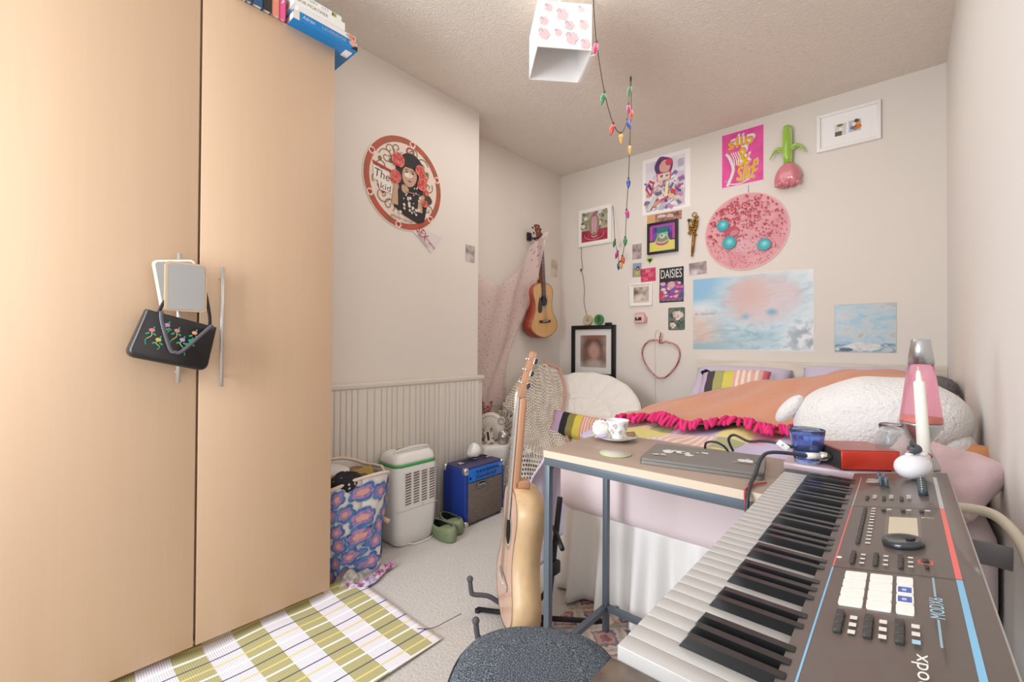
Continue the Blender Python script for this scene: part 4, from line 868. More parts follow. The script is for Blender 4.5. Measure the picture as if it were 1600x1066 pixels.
# ------------------------------------------------------------------ laundry bag, dehumidifier, clogs, amplifier
def laundry():
    cx, cy, hh = -2.02, 1.09, .475
    t = thing('laundry_bag', 'upright white fabric laundry bag printed with blue and mauve flowers', 'bag', (cx, cy, 0))
    def S(a, z, off=0.):
        k = z / hh; r = .135 + .022 * k + .008 * math.sin(3 * a + 5 * k) + .006 * math.sin(7 * a - 9 * k) * (1 - k)
        c, s_ = math.cos(a), math.sin(a); e = .62
        dx = math.copysign(abs(c) ** e, c); dy = math.copysign(abs(s_) ** e, s_)
        return ((r + off) * dx, (r + off) * dy * 1.08, z + .02 * k * math.sin(a * 2 + 1) + (-.03 * k if c > .2 else 0))
    cm = M('E9E2DC', .55, bump=(9, .6, .02))
    g = G(); g.grid(lambda u, v: S(2 * PI * u, .004 + (hh - .004) * v), 72, 24, cm); g.grid(lambda u, v: tuple(Vector(S(2 * PI * u, .004)) * (1 - v) + Vector((0, 0, .004)) * v) if v else S(2 * PI * u, .004), 72, 2, cm)
    g.build('bag_body', t, solid=.003)
    g = G(); P = [Vector(S(2 * PI * i / 60, hh)) for i in range(60)]; g.tube(P, .008, M('DCC9B8', .7), 8, closed=True); g.build('rim', t)
    random.seed(12); g = G(); bl = M('44659F', .6, mix=('5F86BC', 30, .4, .6)); mv = M('B08CB8', .6, mix=('8A78B4', 40, .4, .6)); pk = M('E0A49C', .6); lt = M('B9C6DA', .6)
    pts = []
    for _ in range(900):
        a = random.uniform(-1.9, 2.1); z = random.uniform(.03, hh - .05)
        if all(((a - q[0]) * .155) ** 2 + (z - q[1]) ** 2 > .078 ** 2 * .80 for q in pts): pts.append((a, z))
    for a0, z0_ in pts:
        R0 = random.uniform(.036, .043); ph = random.random() * 6
        def disc(rad, m, off, petal=0., n=30):
            ring = []
            V = [S(a0, z0_, off)]
            for i in range(n):
                an = 2 * PI * i / n; rr_ = rad * (1 - petal + petal * 2 * abs(math.cos(2.5 * (an + ph))) ** .6 / 1.3)
                V.append(S(a0 + rr_ * math.cos(an) / .16, z0_ + rr_ * math.sin(an), off))
            g.faces(V, [(0, 1 + i, 1 + (i + 1) % n) for i in range(n)], m)
        disc(R0 * 1.1, lt, .0042, .3); disc(R0 * 1.04, bl, .0047, .3); disc(R0 * .74, mv, .0052, .22); disc(R0 * .34, pk, .0057, .25, 20)
        for k in range(9):
            an = k * .7 + ph; q0, q1 = R0 * .2, R0 * .62
            V = [S(a0 + q * math.cos(an + e) / .16, z0_ + q * math.sin(an + e), .0061) for q, e in ((q0, -.1), (q1, -.03), (q1, .03), (q0, .1))]
            g.faces(V, [(0, 1, 2, 3)], pk)
    for _ in range(26):
        a = random.uniform(-1.6, 1.8); z = random.uniform(.04, hh - .04); r_ = random.uniform(.003, .008)
        V = [S(a + r_ * math.cos(k * 1.05) / .16, z + r_ * math.sin(k * 1.05), .0038) for k in range(6)]; g.faces(V, [tuple(range(6))], bl)
    f = g.build('flower_print', t); f['label'] = 'blue and mauve flower print'
    g = G(); g.cyl((.05, .168, .2), (.085, .185, .19), .012, M('D6B89C', .6), 14); g.tube(smooth_curve([(.02, .15, .44), (.045, .165, .32), (.05, .17, .2)], 5), .003, M('7E6C88', .7), 6); g.build('toggle', t)
    def lump(nm, lab, c, r, m, amp, seed, cat='clothing'):
        random.seed(seed); ph = [random.random() * 6 for _ in range(6)]
        g = G(); g.ball((0, 0, 0), r, m, 36, 20, fn=lambda v: v * (1 + amp * (math.sin(v.x * 60 + ph[0]) * math.sin(v.y * 50 + ph[1]) + .6 * math.sin(v.z * 80 + v.x * 40 + ph[2]))))
        o = g.build(nm, loc=c); tag(o, lab, cat); return o
    b = NB(.9); v = b.voro(38, out='Distance'); n = b.noise(20, 3); b.col(b.ramp(b.math('ADD', v, b.math('MULTIPLY', n, .2)), [(.0, 'C96A72'), (.22, 'D9CDBE'), (.3, '6A7A5A'), (.36, '1E1A24')], True))
    lump('folded_cloth', 'black cloth with small flowers hanging over the laundry bag rim', (cx + .10, cy - .06, .435), (.055, .07, .055), b.m, .12, 1)
    lump('folded_cloth', 'mottled brown garment filling the top of the laundry bag', (cx + .01, cy + .055, .43), (.1, .085, .04), M('8A6E50', .9, mix=('5A4636', 22, .4, .6)), .12, 2)
    lump('folded_cloth', 'white plastic-like cloth at the back of the laundry bag', (cx - .02, cy - .055, .465), (.08, .075, .03), M('DDD8D4', .5), .1, 3)
    g = G(); g.grid(lambda u, v: (.0 + .07 * u - .1 * v, -.08 + .15 * u, .06 * (1 - abs(2 * v - 1)) * (.4 + u * .6) + .0), 12, 12, M('A58A4C', .9)); 
    tag(g.build('folded_cloth', loc=(cx + .05, cy + .02, .43), solid=.004), 'mustard strip of fabric folded across the laundry bag opening', 'clothing')
laundry()
g = G(); g.grid(lambda u, v: (-1.93 + .12 * u, .95 + .14 * v, .012 + .045 * max(0, math.sin(3.1 * v)) * max(0, math.sin(3.1 * u)) + .008 * math.sin(u * 17 + v * 11)), 24, 24, M('CFC6BC', .9, mix=('8A847E', 16, .45, .6)))
tag(g.build('cloth_scrap', solid=.004), 'crumpled grey and cream cloth on the floor by the wardrobe corner', 'cloth')
g = G(); b = NB(.8); b.col(b.ramp(b.noise(24, 4), [(.3, '6A2A8A'), (.42, 'B0A0C8'), (.5, 'DAD4DE'), (.58, 'C07A9A'), (.68, '5E2A6E')]))
g.grid(lambda u, v: (-1.855 + .055 * v + .03 * math.sin(u * 5), .99 + .25 * u, .012 + .02 * abs(math.sin(u * 9 + v * 3)) * (1 - abs(2 * v - 1))), 40, 10, b.m)
tag(g.build('scarf', solid=.003), 'purple and pink scarf lying at the foot of the laundry bag', 'scarf')
def dehumid():
    t = thing('dehumidifier', 'white plastic dehumidifier with a bright green stripe near the top', 'dehumidifier', (-2.085, 1.49, 0), (0, 0, R(90)))
    wm = M('E9E6E2', .35, coat=.2)
    def sec(w_, d_, z, r=.045): return [(x, y, z) for x, y in rr(w_, d_, r, 6)]
    Z = [(.0, .80, .86), (.012, .88, .93), (.08, .95, .97), (.2, 1., 1.), (.3, 1.02, 1.0), (.4, 1., .97), (.425, .985, .95)]
    def loft(S_, m, g):
        V = []; F = []; n = len(S_[0])
        for s_ in S_: V += s_
        for j in range(len(S_) - 1):
            for i in range(n): F.append((j * n + i, j * n + (i + 1) % n, (j + 1) * n + (i + 1) % n, (j + 1) * n + i))
        F.append(tuple(range(n - 1, -1, -1))); F.append(tuple((len(S_) - 1) * n + i for i in range(n))); g.faces(V, F, m, True)
    g = G(); loft([sec(.285 * a, .2 * b_, z) for z, a, b_ in Z], wm, g); o = g.build('body', t); q = o.modifiers.new('e', 'EDGE_SPLIT'); q.split_angle = R(50)
    g = G(); loft([sec(.285 * .99 + .003, .2 * .955 + .003, .423), sec(.285 * .97 + .003, .2 * .93 + .003, .437)], M('3FA34A', .4), g); g.build('green_stripe', t)
    g = G(); loft([sec(.278, .186, .437), sec(.275, .182, .45), sec(.262, .17, .474), sec(.235, .14, .49), sec(.2, .11, .494)], wm, g); o = g.build('lid', t)
    g = G(); g.tube(smooth_curve([(-.115, -.03, .475), (-.1, -.045, .502), (-.05, -.055, .512), (.05, -.055, .512), (.1, -.045, .502), (.115, -.03, .475)], 6), .009, wm, 10, flat=.7); g.build('handle', t)
    g = G(); g.box((.0, .01, .4955), (.12, .045, .004), M('8FB56A', .5), .002); [g.box((-.045 + .018 * k, .01, .498), (.009, .02, .002), M('5E6A4A', .5)) for k in range(6)]; g.build('control_panel', t)
    g = G(); vm = M('7A6A60', .8)
    for c_ in range(4):
        for k in range(12): g.box((-.066 + c_ * .053, -.1005 - .0005, .385 - k * .0145), (.036, .004, .0055), vm, rot=(0, R(-4), 0))
    g.build('vent_slots', t)
    g = G(); g.box((0, -.1, .195), (.27, .003, .0015), M('BDB8B2', .5)); g.box((.03, -.1015, .205), (.014, .002, .012), M('D4D0CA', .5)); g.build('tank_seam', t)
    g = G(); g.tube(smooth_curve([(-.06, -.085, .01), (-.02, -.115, .006), (.08, -.11, .006), (.15, -.05, .006), (.15, .03, .006)], 6), .003, WHITE, 6); g.build('mains_cable', t)
dehumid()
def clog(loc, rz, label):
    t = thing('clog', label, 'shoe', loc, (0, 0, rz)); om = M('8C9474', .5, mix=('788462', 8, .4, .6)); im = M('1A1C18', .9)
    # sole outline and upper; toe toward +X
    def outl(k, z, dz=0.): 
        P = []
        for i in range(32):
            a = 2 * PI * i / 32; x = math.cos(a); y = math.sin(a); P.append((x * .128 * k + .0, y * (.05 + .008 * x) * k, z + dz * max(0, x)))
        return P
    S_ = [outl(.95, 0), outl(1., .012), outl(1., .03, .006), outl(.97, .05, .014), outl(.90, .062, .016)]
    g = G(); V = []; F = []
    for s_ in S_: V += s_
    V += [(x * .84 - .008, y * .8, z - .002) for x, y, z in outl(.90, .062, .016)]
    V += [(x * .7 - .012, y * .66, .02) for x, y, z in outl(.90, .03)]
    n = 32; m_ = len(S_) + 2
    for j in range(m_ - 1):
        for i in range(n): F.append((j * n + i, j * n + (i + 1) % n, (j + 1) * n + (i + 1) % n, (j + 1) * n + i))
    F.append(tuple(range(n - 1, -1, -1))); F.append(tuple((m_ - 1) * n + i for i in range(n))); g.faces(V[:n * (m_ - 1)], [f for f in F if max(f) < n * (m_ - 1)], om, True); g.faces(V[n * (m_ - 2):], [(i, (i + 1) % n, n + (i + 1) % n, n + i) for i in range(n)], im, True); g.build('sole_and_upper', t)
    g = G(); V = [(x * .66 - .012, y * .62, .0225) for x, y, z in outl(.90, .03)]; g.faces(V, [tuple(range(32))], im); g.build('insole', t)
    g = G(); g.grid(lambda u, v: ((.025 + .085 * v), (.052 - .016 * v) * math.cos(PI * u), .046 + .022 * math.sin(PI * u) * (1 - .6 * v * v)), 20, 10, om); g.build('toe_cap', t, solid=.004)
clog((-2.0, 1.735, 0), R(-14), 'green clog standing against the side of the blue amplifier')
clog((-1.955, 1.635, 0), R(-10), 'green clog nearer the dehumidifier, in front of its pair')
bpy.data.objects['clog'].location.z = .0
def amp():
    t = thing('guitar_amplifier', 'small blue guitar amplifier with grey speaker cloth on the floor', 'amplifier', (-2.035, 1.958, 0), (0, 0, R(91)))
    W, D, Hh = .345, .2, .345
    bm_ = M('1E3A8E', .5, bump=(300, .3, .002)); top = M('4A4668', .55, bump=(300, .3, .002))
    g = G(); g.box((0, 0, Hh / 2 + .002), (W, D, Hh - .022), bm_, .01, seg=3); g.box((0, 0, Hh - .006), (W - .02, D - .02, .012), top, .003); g.build('cabinet', t)
    g = G(); g.box((0, -D / 2 - .001, .135), (W - .05, .006, .235), M('8A7C72', .9, bump=(260, 1., .004), mix=('5E544E', 320, .4, .6)), .001); g.build('speaker_cloth', t)
    g = G(); g.box((0, -D / 2 - .002, .297), (W - .05, .006, .075), M('1C72D4', .35, coat=.3), .001)
    a = Art(g, WALLX, .0003, D / 2 + .0055)
    a.ell(-.135, .283, .009, .009, M('0E1020', .5)); a.text('Soundcraft', .0, .283, .19, .026, M('0E1630', .5), 0, .4)
    for k in range(7): g.cyl((-.08 + k * .03, -D / 2 - .005, .315), (-.08 + k * .03, -D / 2 - .014, .315), .007, M('14306A', .4), 12)
    a.text('GA-10', .115, .318, .04, .01, M('E0E4EC', .5)); g.build('control_panel', t)
    g = G(); a = Art(g, WALLX, .0006, D / 2 + .0055); a.ell(-.04, .232, .055, .024, M('14121A', .4), n=28); a.ell(-.04, .232, .05, .02, M('D9D4CE', .4), n=28); a.ell(-.04, .232, .048, .018, M('14121A', .4), n=28); a.text('Kustom', -.04, .232, .07, .02, M('E0DCD6', .4), 0, .3); g.build('badge', t)
    g = G(); g.tube(smooth_curve([(-.11, 0, Hh + .004), (-.09, 0, Hh + .016), (0, 0, Hh + .022), (.09, 0, Hh + .018), (.11, 0, Hh + .004)], 5), .011, BLACK, 10, flat=.5)
    for s_ in (-1, 1): g.box((s_ * .115, 0, Hh + .006), (.035, .03, .012), CHROME, .004)
    g.build('handle', t)
    for sx in (-1, 1):
        for sy in (-1, 1):
            for z in (.012, Hh - .02): g = G(); g.ball((sx * (W / 2 - .012), sy * (D / 2 - .012), z), (.018, .018, .022), CHROME, 14, 10, e=.6); g.build('corner_cap', t)
            g = G(); g.cyl((sx * .14, sy * .07, 0), (sx * .14, sy * .07, .012), .012, BLACK, 12); g.build('rubber_foot', t)
amp()
t = thing('round_lamp', 'small round white lamp with a flat tilted face on top of the amplifier', 'lamp', (-2.06, 1.975, .352))
g = G(); q = Euler((R(0), R(25), R(-28))).to_matrix().to_4x4()
def cutball(v):
    return Vector((max(v.x, -.026), v.y, v.z))
g.ball((0, 0, .051), (.048, .048, .048), M('EFEBE6', .4), 36, 24, rot=(0, R(25), R(60)), fn=cutball); g.build('shell', t)
g = G(); g.cyl((0, 0, 0), (0, 0, .008), .02, WHITE, 20); g.build('foot', t)

# ------------------------------------------------------------------ white drum cabinet and the things on it
def cab():
    t = thing('drum_cabinet', 'low white cylindrical cabinet with a round finger hole, in the alcove', 'cabinet', (-2.29, 2.37, 0))
    wm = M('EAE6E2', .3, coat=.3); g = G(); g.lathe([(.165, 0), (.168, .004), (.168, .352), (.16, .36), (0, .36)], wm, n=48); g.build('body', t)
    g = G(); ang = R(-52)
    for z in (.0, .175):
        g.lathe([(.1695, z + .012), (.171, z + .016), (.171, z + .164), (.1695, z + .168)], wm, n=24, cap=False, start=R(-120), end=R(20))
    d = g.build('sliding_door', t)
    d_ = Vector((math.cos(ang), math.sin(ang), 0))
    g = G(); g.cyl(d_ * .1705 + Vector((0, 0, .262)), d_ * .174 + Vector((0, 0, .262)), .022, M('1A1718', .6), 24); g.tube([d_ * .174 + Vector((-d_.y, d_.x, 0)) * .023 * math.cos(k * .4) + Vector((0, 0, .262 + .023 * math.sin(k * .4))) for k in range(16)], .004, CHROME, 8, closed=True); g.build('finger_hole', d)
    return t
cab()
ZC = .361
def vase_flowers():
    t = thing('flower_vase', 'dark vase of dried pink and yellow flowers on the drum cabinet', 'vase', (-2.41, 2.43, ZC))
    g = G(); g.lathe([(.0, 0), (.035, 0), (.05, .03), (.052, .06), (.038, .1), (.022, .125), (.026, .135), (.018, .135), (.014, .12)], M('3A1E22', .25, coat=.5), n=24); g.build('vase', t)
    random.seed(6)
    for k in range(9):
        a = random.uniform(0, 6.28); l = random.uniform(.12, .2); sp = random.uniform(.02, .07)
        g = G(); P = smooth_curve([(0, 0, .12), (sp * .4 * math.cos(a), sp * .4 * math.sin(a), .12 + l * .5), (sp * math.cos(a), sp * math.sin(a), .12 + l)], 4); g.tube(P, .0016, M('7A5A48', .8), 5)
        c = M('E3C24A', .8) if k in (2, 5) else M(['C9868A', 'B0686E', 'D9A49C'][k % 3], .8)
        for _ in range(9):
            q = P[random.randint(len(P) // 2, len(P) - 1)]; g.ball(q + Vector((random.uniform(-.014, .014), random.uniform(-.014, .014), random.uniform(-.01, .014))), random.uniform(.005, .009), c, 8, 6)
        g.build('flower_stem', t)
    g = G(); [g.ball((.02 + random.uniform(-.025, .025), -.03 + random.uniform(-.015, .015), .155 + random.uniform(-.018, .018)), .012, M('E6C63E', .7), 8, 6) for _ in range(14)]; b = g.build('flower_head', t); b['label'] = 'bright yellow bloom'
vase_flowers()
t = thing('round_speaker', 'round cream speaker with a row of dots and a ring-shaped knob', 'speaker', (-2.325, 2.405, ZC), (0, 0, R(38)))
cm = M('E3DBD0', .5); g = G(); g.lathe([(0, -.035), (.09, -.035), (.105, -.02), (.105, .02), (.09, .035), (0, .035)], cm, Matrix.Translation((0, 0, .105)) @ Euler((R(90), 0, 0)).to_matrix().to_4x4(), 40); g.build('shell', t)
g = G(); [g.ball((.085 * math.cos(R(35 + 13 * k)), -.035, .105 + .085 * math.sin(R(35 + 13 * k))), .004, M('5A4A44', .6), 8, 6) for k in range(9)]; g.build('dots', t)
g = G(); g.tube([(.085 + .022 * math.cos(k * .4), -.035, .155 + .022 * math.sin(k * .4)) for k in range(16)], .009, M('BDB4AA', .5), 8, closed=True); g.build('ring_knob', t)
t = thing('standing_photo', 'small mosaic edged photo frame leaning on the drum cabinet', 'photo frame', (-2.235, 2.30, ZC), (R(-14), R(-10), R(40)))
g = G(); fm = M('D3C6B2', .5, mix=('6A5C50', 60, .5, .56)); frame_w, frame_h = .075, .125
for sx in (-1, 1): g.box((sx * .029, 0, frame_h / 2), (.017, .01, frame_h), fm, .002)
for z in (.009, frame_h - .009): g.box((0, 0, z), (.042, .01, .018), fm, .002)
g.build('frame', t); g = G(); g.box((0, .001, frame_h / 2), (.042, .006, .09), M('D9CCBC', .5)); g.box((.0, -.003, .06), (.016, .002, .06), M('3A3034', .6)); g.build('photo', t)
t = thing('glass_candle', 'shiny silvery glass candle jar on the drum cabinet', 'candle', (-2.18, 2.39, ZC))
g = G(); g.lathe([(0, 0), (.03, 0), (.036, .01), (.038, .05), (.036, .085), (.033, .085), (.034, .06), (.03, .012), (0, .012)], M('B9B2AA', .2, .7), n=28); g.build('jar', t)
g = G(); g.lathe([(0, .013), (.029, .013), (.032, .045), (0, .045)], M('E6DCCC', .6), n=24); g.build('wax', t)

# ------------------------------------------------------------------ papasan chair, cushion, blanket
PC = Vector((-1.885, 2.86, .535)); PN = Vector((.16, -.59, .79)).normalized(); PX = Vector((1, .2, 0)); PX = (PX - PN * PX.dot(PN)).normalized(); PY = PN.cross(PX)
def bowl(a, b, off=0.):   # surface of the seat, disc coords in metres
    r = math.hypot(a, b); d = .13 * max(0, 1 - (r / .52) ** 2)
    return PC + PX * a + PY * b - PN * (d - off)
def papasan():
    t = thing('papasan_chair', 'round rattan chair frame carrying the white cushion in the corner', 'chair', (PC.x, PC.y, 0)); o = Vector((PC.x, PC.y, 0)); rm = M('9A6244', .5)
    g = G(); g.tube([bowl(.5 * math.cos(a), .5 * math.sin(a), -.05) - o for a in [2 * PI * i / 48 for i in range(48)]], .016, rm, 10, closed=True)
    for k in range(8):
        a = k * PI / 8; g.tube([bowl(.5 * q * math.cos(a), .5 * q * math.sin(a), -.06) - o for q in [-1 + .125 * i for i in range(17)]], .011, rm, 8)
    g.build('bowl_frame', t)
    g = G(); g.tube([(.34 * math.cos(a), .34 * math.sin(a), .018) for a in [2 * PI * i / 36 for i in range(36)]], .018, rm, 10, closed=True); g.build('base_ring', t)
    for k in range(6):
        a = k * PI / 3; q = bowl(.24 * math.cos(a), .24 * math.sin(a), -.075) - o; g = G(); g.tube([(.34 * math.cos(a), .34 * math.sin(a), .02), q], .012, rm, 8); g.build('leg', t)
papasan()
def cushion():
    cm = M('E9E3DB', .85, bump=(16, .5, .03), sheen=.2); R0 = .50
    def prof(a, r, top):
        k = r / R0; rim = .062 * math.sqrt(max(0, 1 - (k) ** 6)); tuft = 1 - .35 * math.exp(-((k - .52) / .035) ** 2) - .5 * math.exp(-(k / .05) ** 2) - (.16 * math.exp(-((math.cos(4 * a)) / .12) ** 2) if k > .1 else 0)
        sc = 1 + .002 * math.sin(14 * a + 3 * k)
        return bowl(r * sc * math.cos(a), r * sc * math.sin(a), .02 + (rim * tuft + .004 * math.sin(20 * a + 9 * k) * k if top else -rim * .8))
    g = G(); g.grid(lambda u, v: prof(2 * PI * u, R0 * v, True) if v > 0 else prof(0, 0.0, True), 96, 34, cm); g.grid(lambda u, v: prof(2 * PI * (1 - u), R0 * v, False), 96, 12, cm)
    bmesh.ops.remove_doubles(g.bm, verts=g.bm.verts, dist=.0005)
    o = g.build('round_cushion'); tag(o, 'huge round padded white cushion filling the rattan chair', 'cushion')
cushion()
def crochet_mat():
    b = NB(.95); U = b.math('MULTIPLY', b.co('UV', 0), 34.); V = b.math('MULTIPLY', b.co('UV', 1), 52.)
    U2 = b.math('ADD', U, b.math('MULTIPLY', b.math('FLOOR', V), .5))
    fu = b.math('SUBTRACT', b.math('FRACT', U2), .5); fv = b.math('SUBTRACT', b.math('FRACT', V), .5)
    d = b.math('SQRT', b.math('ADD', b.math('MULTIPLY', fu, fu), b.math('MULTIPLY', fv, fv)))
    n = b.noise(5, 3); al = b.math('GREATER_THAN', d, b.math('ADD', .17, b.math('MULTIPLY', n, .22)))
    st = b.noise(9, 2, 'UV'); b.col(b.ramp(st, [(.3, 'CFC2B0'), (.5, 'E2D8C8'), (.66, 'D0BDB8'), (.75, 'E0D2A4')])); b.L.new(al, b.b.inputs['Alpha']); b.bump(d, .8, .01); return b.m
def blanket():
    def fn(u, v):   # u across (left to right), v from the back/top down to the front
        a = -.57 + u * (.34 + .52 * v); b_ = .40 - v * 1.32
        a += .02 * math.sin(v * 14); r = math.hypot(a, b_); lim = .535
        if r <= lim: p = bowl(a, b_, .125 + .012 * math.sin(u * 13 + v * 9) + .01 * math.sin(u * 31 - v * 17) + .05 * math.exp(-((r - lim) / .1) ** 2))
        else:
            k = lim / r; p = bowl(a * k, b_ * k, .14); ex = r - lim
            out = (PX * a * k + PY * b_ * k); out.z = 0; out.normalize()
            p = p + out * (.05 * (1 - math.exp(-ex * 8)) + .02 * math.sin(u * 21 + v * 5) * min(1, ex * 5)); p.z -= ex * 1.08
        p.z = max(p.z, .012 + .004 * math.sin(u * 9)); p.x = max(p.x, XA + .03)
        q = Vector((p.x + 2.29, p.y - 2.37, 0))
        if q.length < .20 and p.z < .62: q = q.normalized() * .20; p.x = q.x - 2.29; p.y = q.y + 2.37
        return p
    g = G(); g.grid(fn, 90, 120, crochet_mat()); o = g.build('crochet_blanket'); 
    t = tag(o, 'beige crochet blanket with open holes draped over the left of the round cushion', 'blanket')
    g = G(); pm = M('C7B078', .9); rd = M('A8685A', .9); random.seed(3)
    for k in range(44):
        v = .0 + k / 46; p = Vector(fn(0, v)); g.ball(p + Vector((-.006, -.006, 0)), .013, [pm, rd, M('DCCFBC', .9)][k % 3], 10, 7)
    g.build('pompom_edge', o)
    g = G(); g.tube([Vector(fn(1, k / 60)) + Vector((0, 0, .006)) for k in range(40)], .012, M('C79A8A', .9), 8); g.tube([Vector(fn(k / 20, 0)) + Vector((0, 0, .004)) for k in range(21)], .012, M('C79A8A', .9), 8); g.build('hem', o)
blanket()
def stripes_mat(stops):
    b = NB(.85); u = b.co('UV', 0); b.col(b.ramp(u, stops, True)); b.bump(b.noise(60, 3), .15, .003); return b.m
STR = []
def st_(p, c): STR.append((p, c))
for p, c in ((0, 'C98A8E'), (.08, 'B9A0BE'), (.2, '26242A'), (.31, '8E8446'), (.42, 'D9C552')): st_(p, c)
for k in range(6): st_(.53 + k * .042, 'D98F84'); st_(.551 + k * .042, 'E6CDB6')
st_(.79, 'DA3A70'); st_(.91, 'A9A4B0')
SM = stripes_mat(STR)
def pillow(g, w_, h_, th, m, n=36, puff=.5, X=Matrix(), seed=0):
    def f(u, v, s_):
        x = (u - .5) * 2; y = (v - .5) * 2
        k = max(0, (1 - x ** 4)) ** puff * max(0, (1 - y ** 4)) ** puff
        pin = 1 - .05 * (1 - abs(x)) * abs(y) ** 3; pin2 = 1 - .06 * (1 - abs(y)) * abs(x) ** 3
        wr = .05 * math.sin(9 * x + seed) * math.sin(7 * y + 2 * seed)
        return X @ Vector((x * w_ / 2 * pin2, y * h_ / 2 * pin, s_ * th / 2 * k * (1 + wr)))
    g.grid(lambda u, v: f(u, v, 1), n, n, m); g.grid(lambda u, v: f(1 - u, v, -1), n, n, m)
    bmesh.ops.remove_doubles(g.bm, verts=g.bm.verts, dist=.0004)
g = G(); pillow(g, .50, .19, .14, SM, seed=1)
c = bowl(.10, -.115, .135); o = g.build('striped_cushion', loc=c, rot=(R(66), R(5), R(8)))
tag(o, 'narrow cushion striped black, olive, yellow and pink on the round white cushion', 'cushion')
# ------------------------------------------------------------------ bed
def hump(x, y):   # top surface of the bedding
    t = sstep(2.0, 2.85, y); rd = interp([(-1.25, -.05), (-1.1, .0), (-1.0, .045), (-.85, .095), (-.6, .15), (-.4, .185), (-.2, .245), (-.02, .23), (.2, .21)], x)
    z = .70 + t * rd
    if y > 2.95: z -= (z - .70) * sstep(2.95, 3.3, y) * .6
    z += .010 * math.sin(x * 11 + y * 5) * t + .006 * math.sin(x * 23 - y * 14) + .006 * math.sin(y * 17 + x * 4)
    if x < -1.12: z -= .05 * ((-1.12 - x) / .1) ** 2
    return z
def bed():
    t = thing('bed', 'double bed with pale wooden headboard, pink fitted sheet and white gathered valance', 'bed', (-.48, 2.55, 0)); O = Vector((.48, -2.55, 0))
    hm = M('DDD2C4', .5, mix=('D0C3B3', 5, .4, .65), stretch=(1, 1, 14))
    g = G(); g.box((-.4935 + .48, 3.485 - 2.55, .53), (1.36, .045, .885), hm, .003); h_ = g.build('headboard', t); 
    g = G(); g.box((.0, .02, .22), (1.17, 1.76, .30), M('D9D2CA', .9), .02); g.build('divan_base', t)
    pm = M('EEDCDF', .8, bump=(5, .35, .02), sheen=.15)
    g = G(); g.box((0, -.005, .505), (1.315, 1.92, .27), pm, .055, seg=5); g.build('mattress', t)
    wm = M('F4F1EE', .85, sheen=.1)
    def val(u, v):
        L1 = 1.315 + .0; s = u * (L1 + 1.3)
        if s < 1.3: x, y, nx, ny = -.63, (1.3 - s) - .92 + .0, -1, 0
        else: x, y, nx, ny = -.63 + (s - 1.3) * .97, -.92, 0, -1
        am = .005 + .034 * v ** .7; o = am * (math.sin(s * 38 + 1.5 * math.sin(s * 9)) + .45 * math.sin(s * 83 + 2)) + .008 + .03 * v
        if abs(s - 1.3) < .03: nx, ny = -.7, -.7
        return (x + nx * o, y + ny * o, .385 - .365 * v + (.008 * math.sin(s * 13) if v > .95 else 0))
    g = G(); g.grid(val, 420, 18, wm); vl = g.build('valance', t, solid=.002)
bed()
# patchwork duvet
def duvet_mat():
    b = NB(.85); X = b.co('Object', 0); Y = b.co('Object', 1); f = b.math('FRACT', b.math('MULTIPLY', b.math('ADD', X, b.math('MULTIPLY', b.math('FLOOR', b.math('MULTIPLY', Y, 4.)), .31)), .95))
    s = b.math('GREATER_THAN', b.math('FRACT', b.math('MULTIPLY', X, 38.)), .5)
    c1 = b.ramp(f, [(0, 'C9BEDA'), (.16, 'E0D488'), (.3, 'E4B8B4'), (.5, 'AEB08A'), (.6, 'CBBFDC'), (.78, 'E5D994'), (.9, 'E79BB4')], True)
    c = b.mix(b.math('MULTIPLY', s, b.math('COMPARE', f, .4, .1)), c1, 'F0DDD0'); b.col(c); b.bump(b.noise(30, 3), .3, .01); return b.m
g = G()
def duv(u, v):
    y = 1.70 + 1.3 * v; xl = -1.08 - .08 * sstep(2.3, 2.7, y); x = xl + (.16 - xl) * u
    z = hump(x, y) - .012
    if v < .06: z -= .012 * (1 - v / .06) ** 2
    return (x, y, z + .006 * math.sin(x * 31 + y * 3))
g.grid(duv, 70, 60, duvet_mat()); tag(g.build('duvet', solid=.02), 'pastel patchwork duvet lying on the bed under the orange throw', 'duvet')
g = G()
def lil(u, v):   # duvet corner hanging down the side of the bed at the foot
    s = v * .55; x = -1.22 - .07 * sstep(0, .18, s) - .03 * math.sin(s * 7) - .02 * math.sin(u * 12 + s * 5); y = 1.62 + .36 * u + .03 * math.sin(s * 6) * (1 - u)
    return (x - .03 * math.sin(PI * u), y, .585 - s * .98 * (1 - .25 * u) + .0)
g.grid(lil, 24, 30, M('D5CBDD', .85, bump=(14, .5, .02), sheen=.2)); tag(g.build('bed_sheet', solid=.008), 'lilac sheet hanging over the left side of the bed foot', 'sheet')
om = NB(1.); n1 = om.noise(4, 3); n2 = om.noise(150, 3); om.col(om.mix(n1, 'D3966F', 'D68868')); om.bump(n2, .7, .006); om.b.inputs['Sheen Weight'].default_value = .3
def fr_y(x): return 2.03 + .05 * math.sin(x * 6 + .5) + .16 * sstep(-.75, -.5, x) + .17 * sstep(-.36, -.27, x) + .02 * math.sin(x * 19)
def thr(u, v):
    x = -1.085 + 1.255 * u; y0_ = fr_y(x); y = y0_ + (3.02 - y0_) * v; x -= .17 * (1 - u) ** 3 * sstep(2.1, 2.6, y)
    return (x, y, hump(x, y) + .021 + .012 * math.exp(-((v - .0) / .04) ** 2) * math.sin(x * 25) ** 2 + .016 * math.exp(-((x + .38 - .12 * v) / .06) ** 2) * v)
g = G(); g.grid(thr, 90, 70, om.m); th = g.build('throw', solid=.012); tag(th, 'orange fleece throw with bright pink tasselled edge covering most of the bed', 'blanket')
g = G(); pk = M('E5397F', .9); pk2 = M('D12A68', .9); random.seed(40)
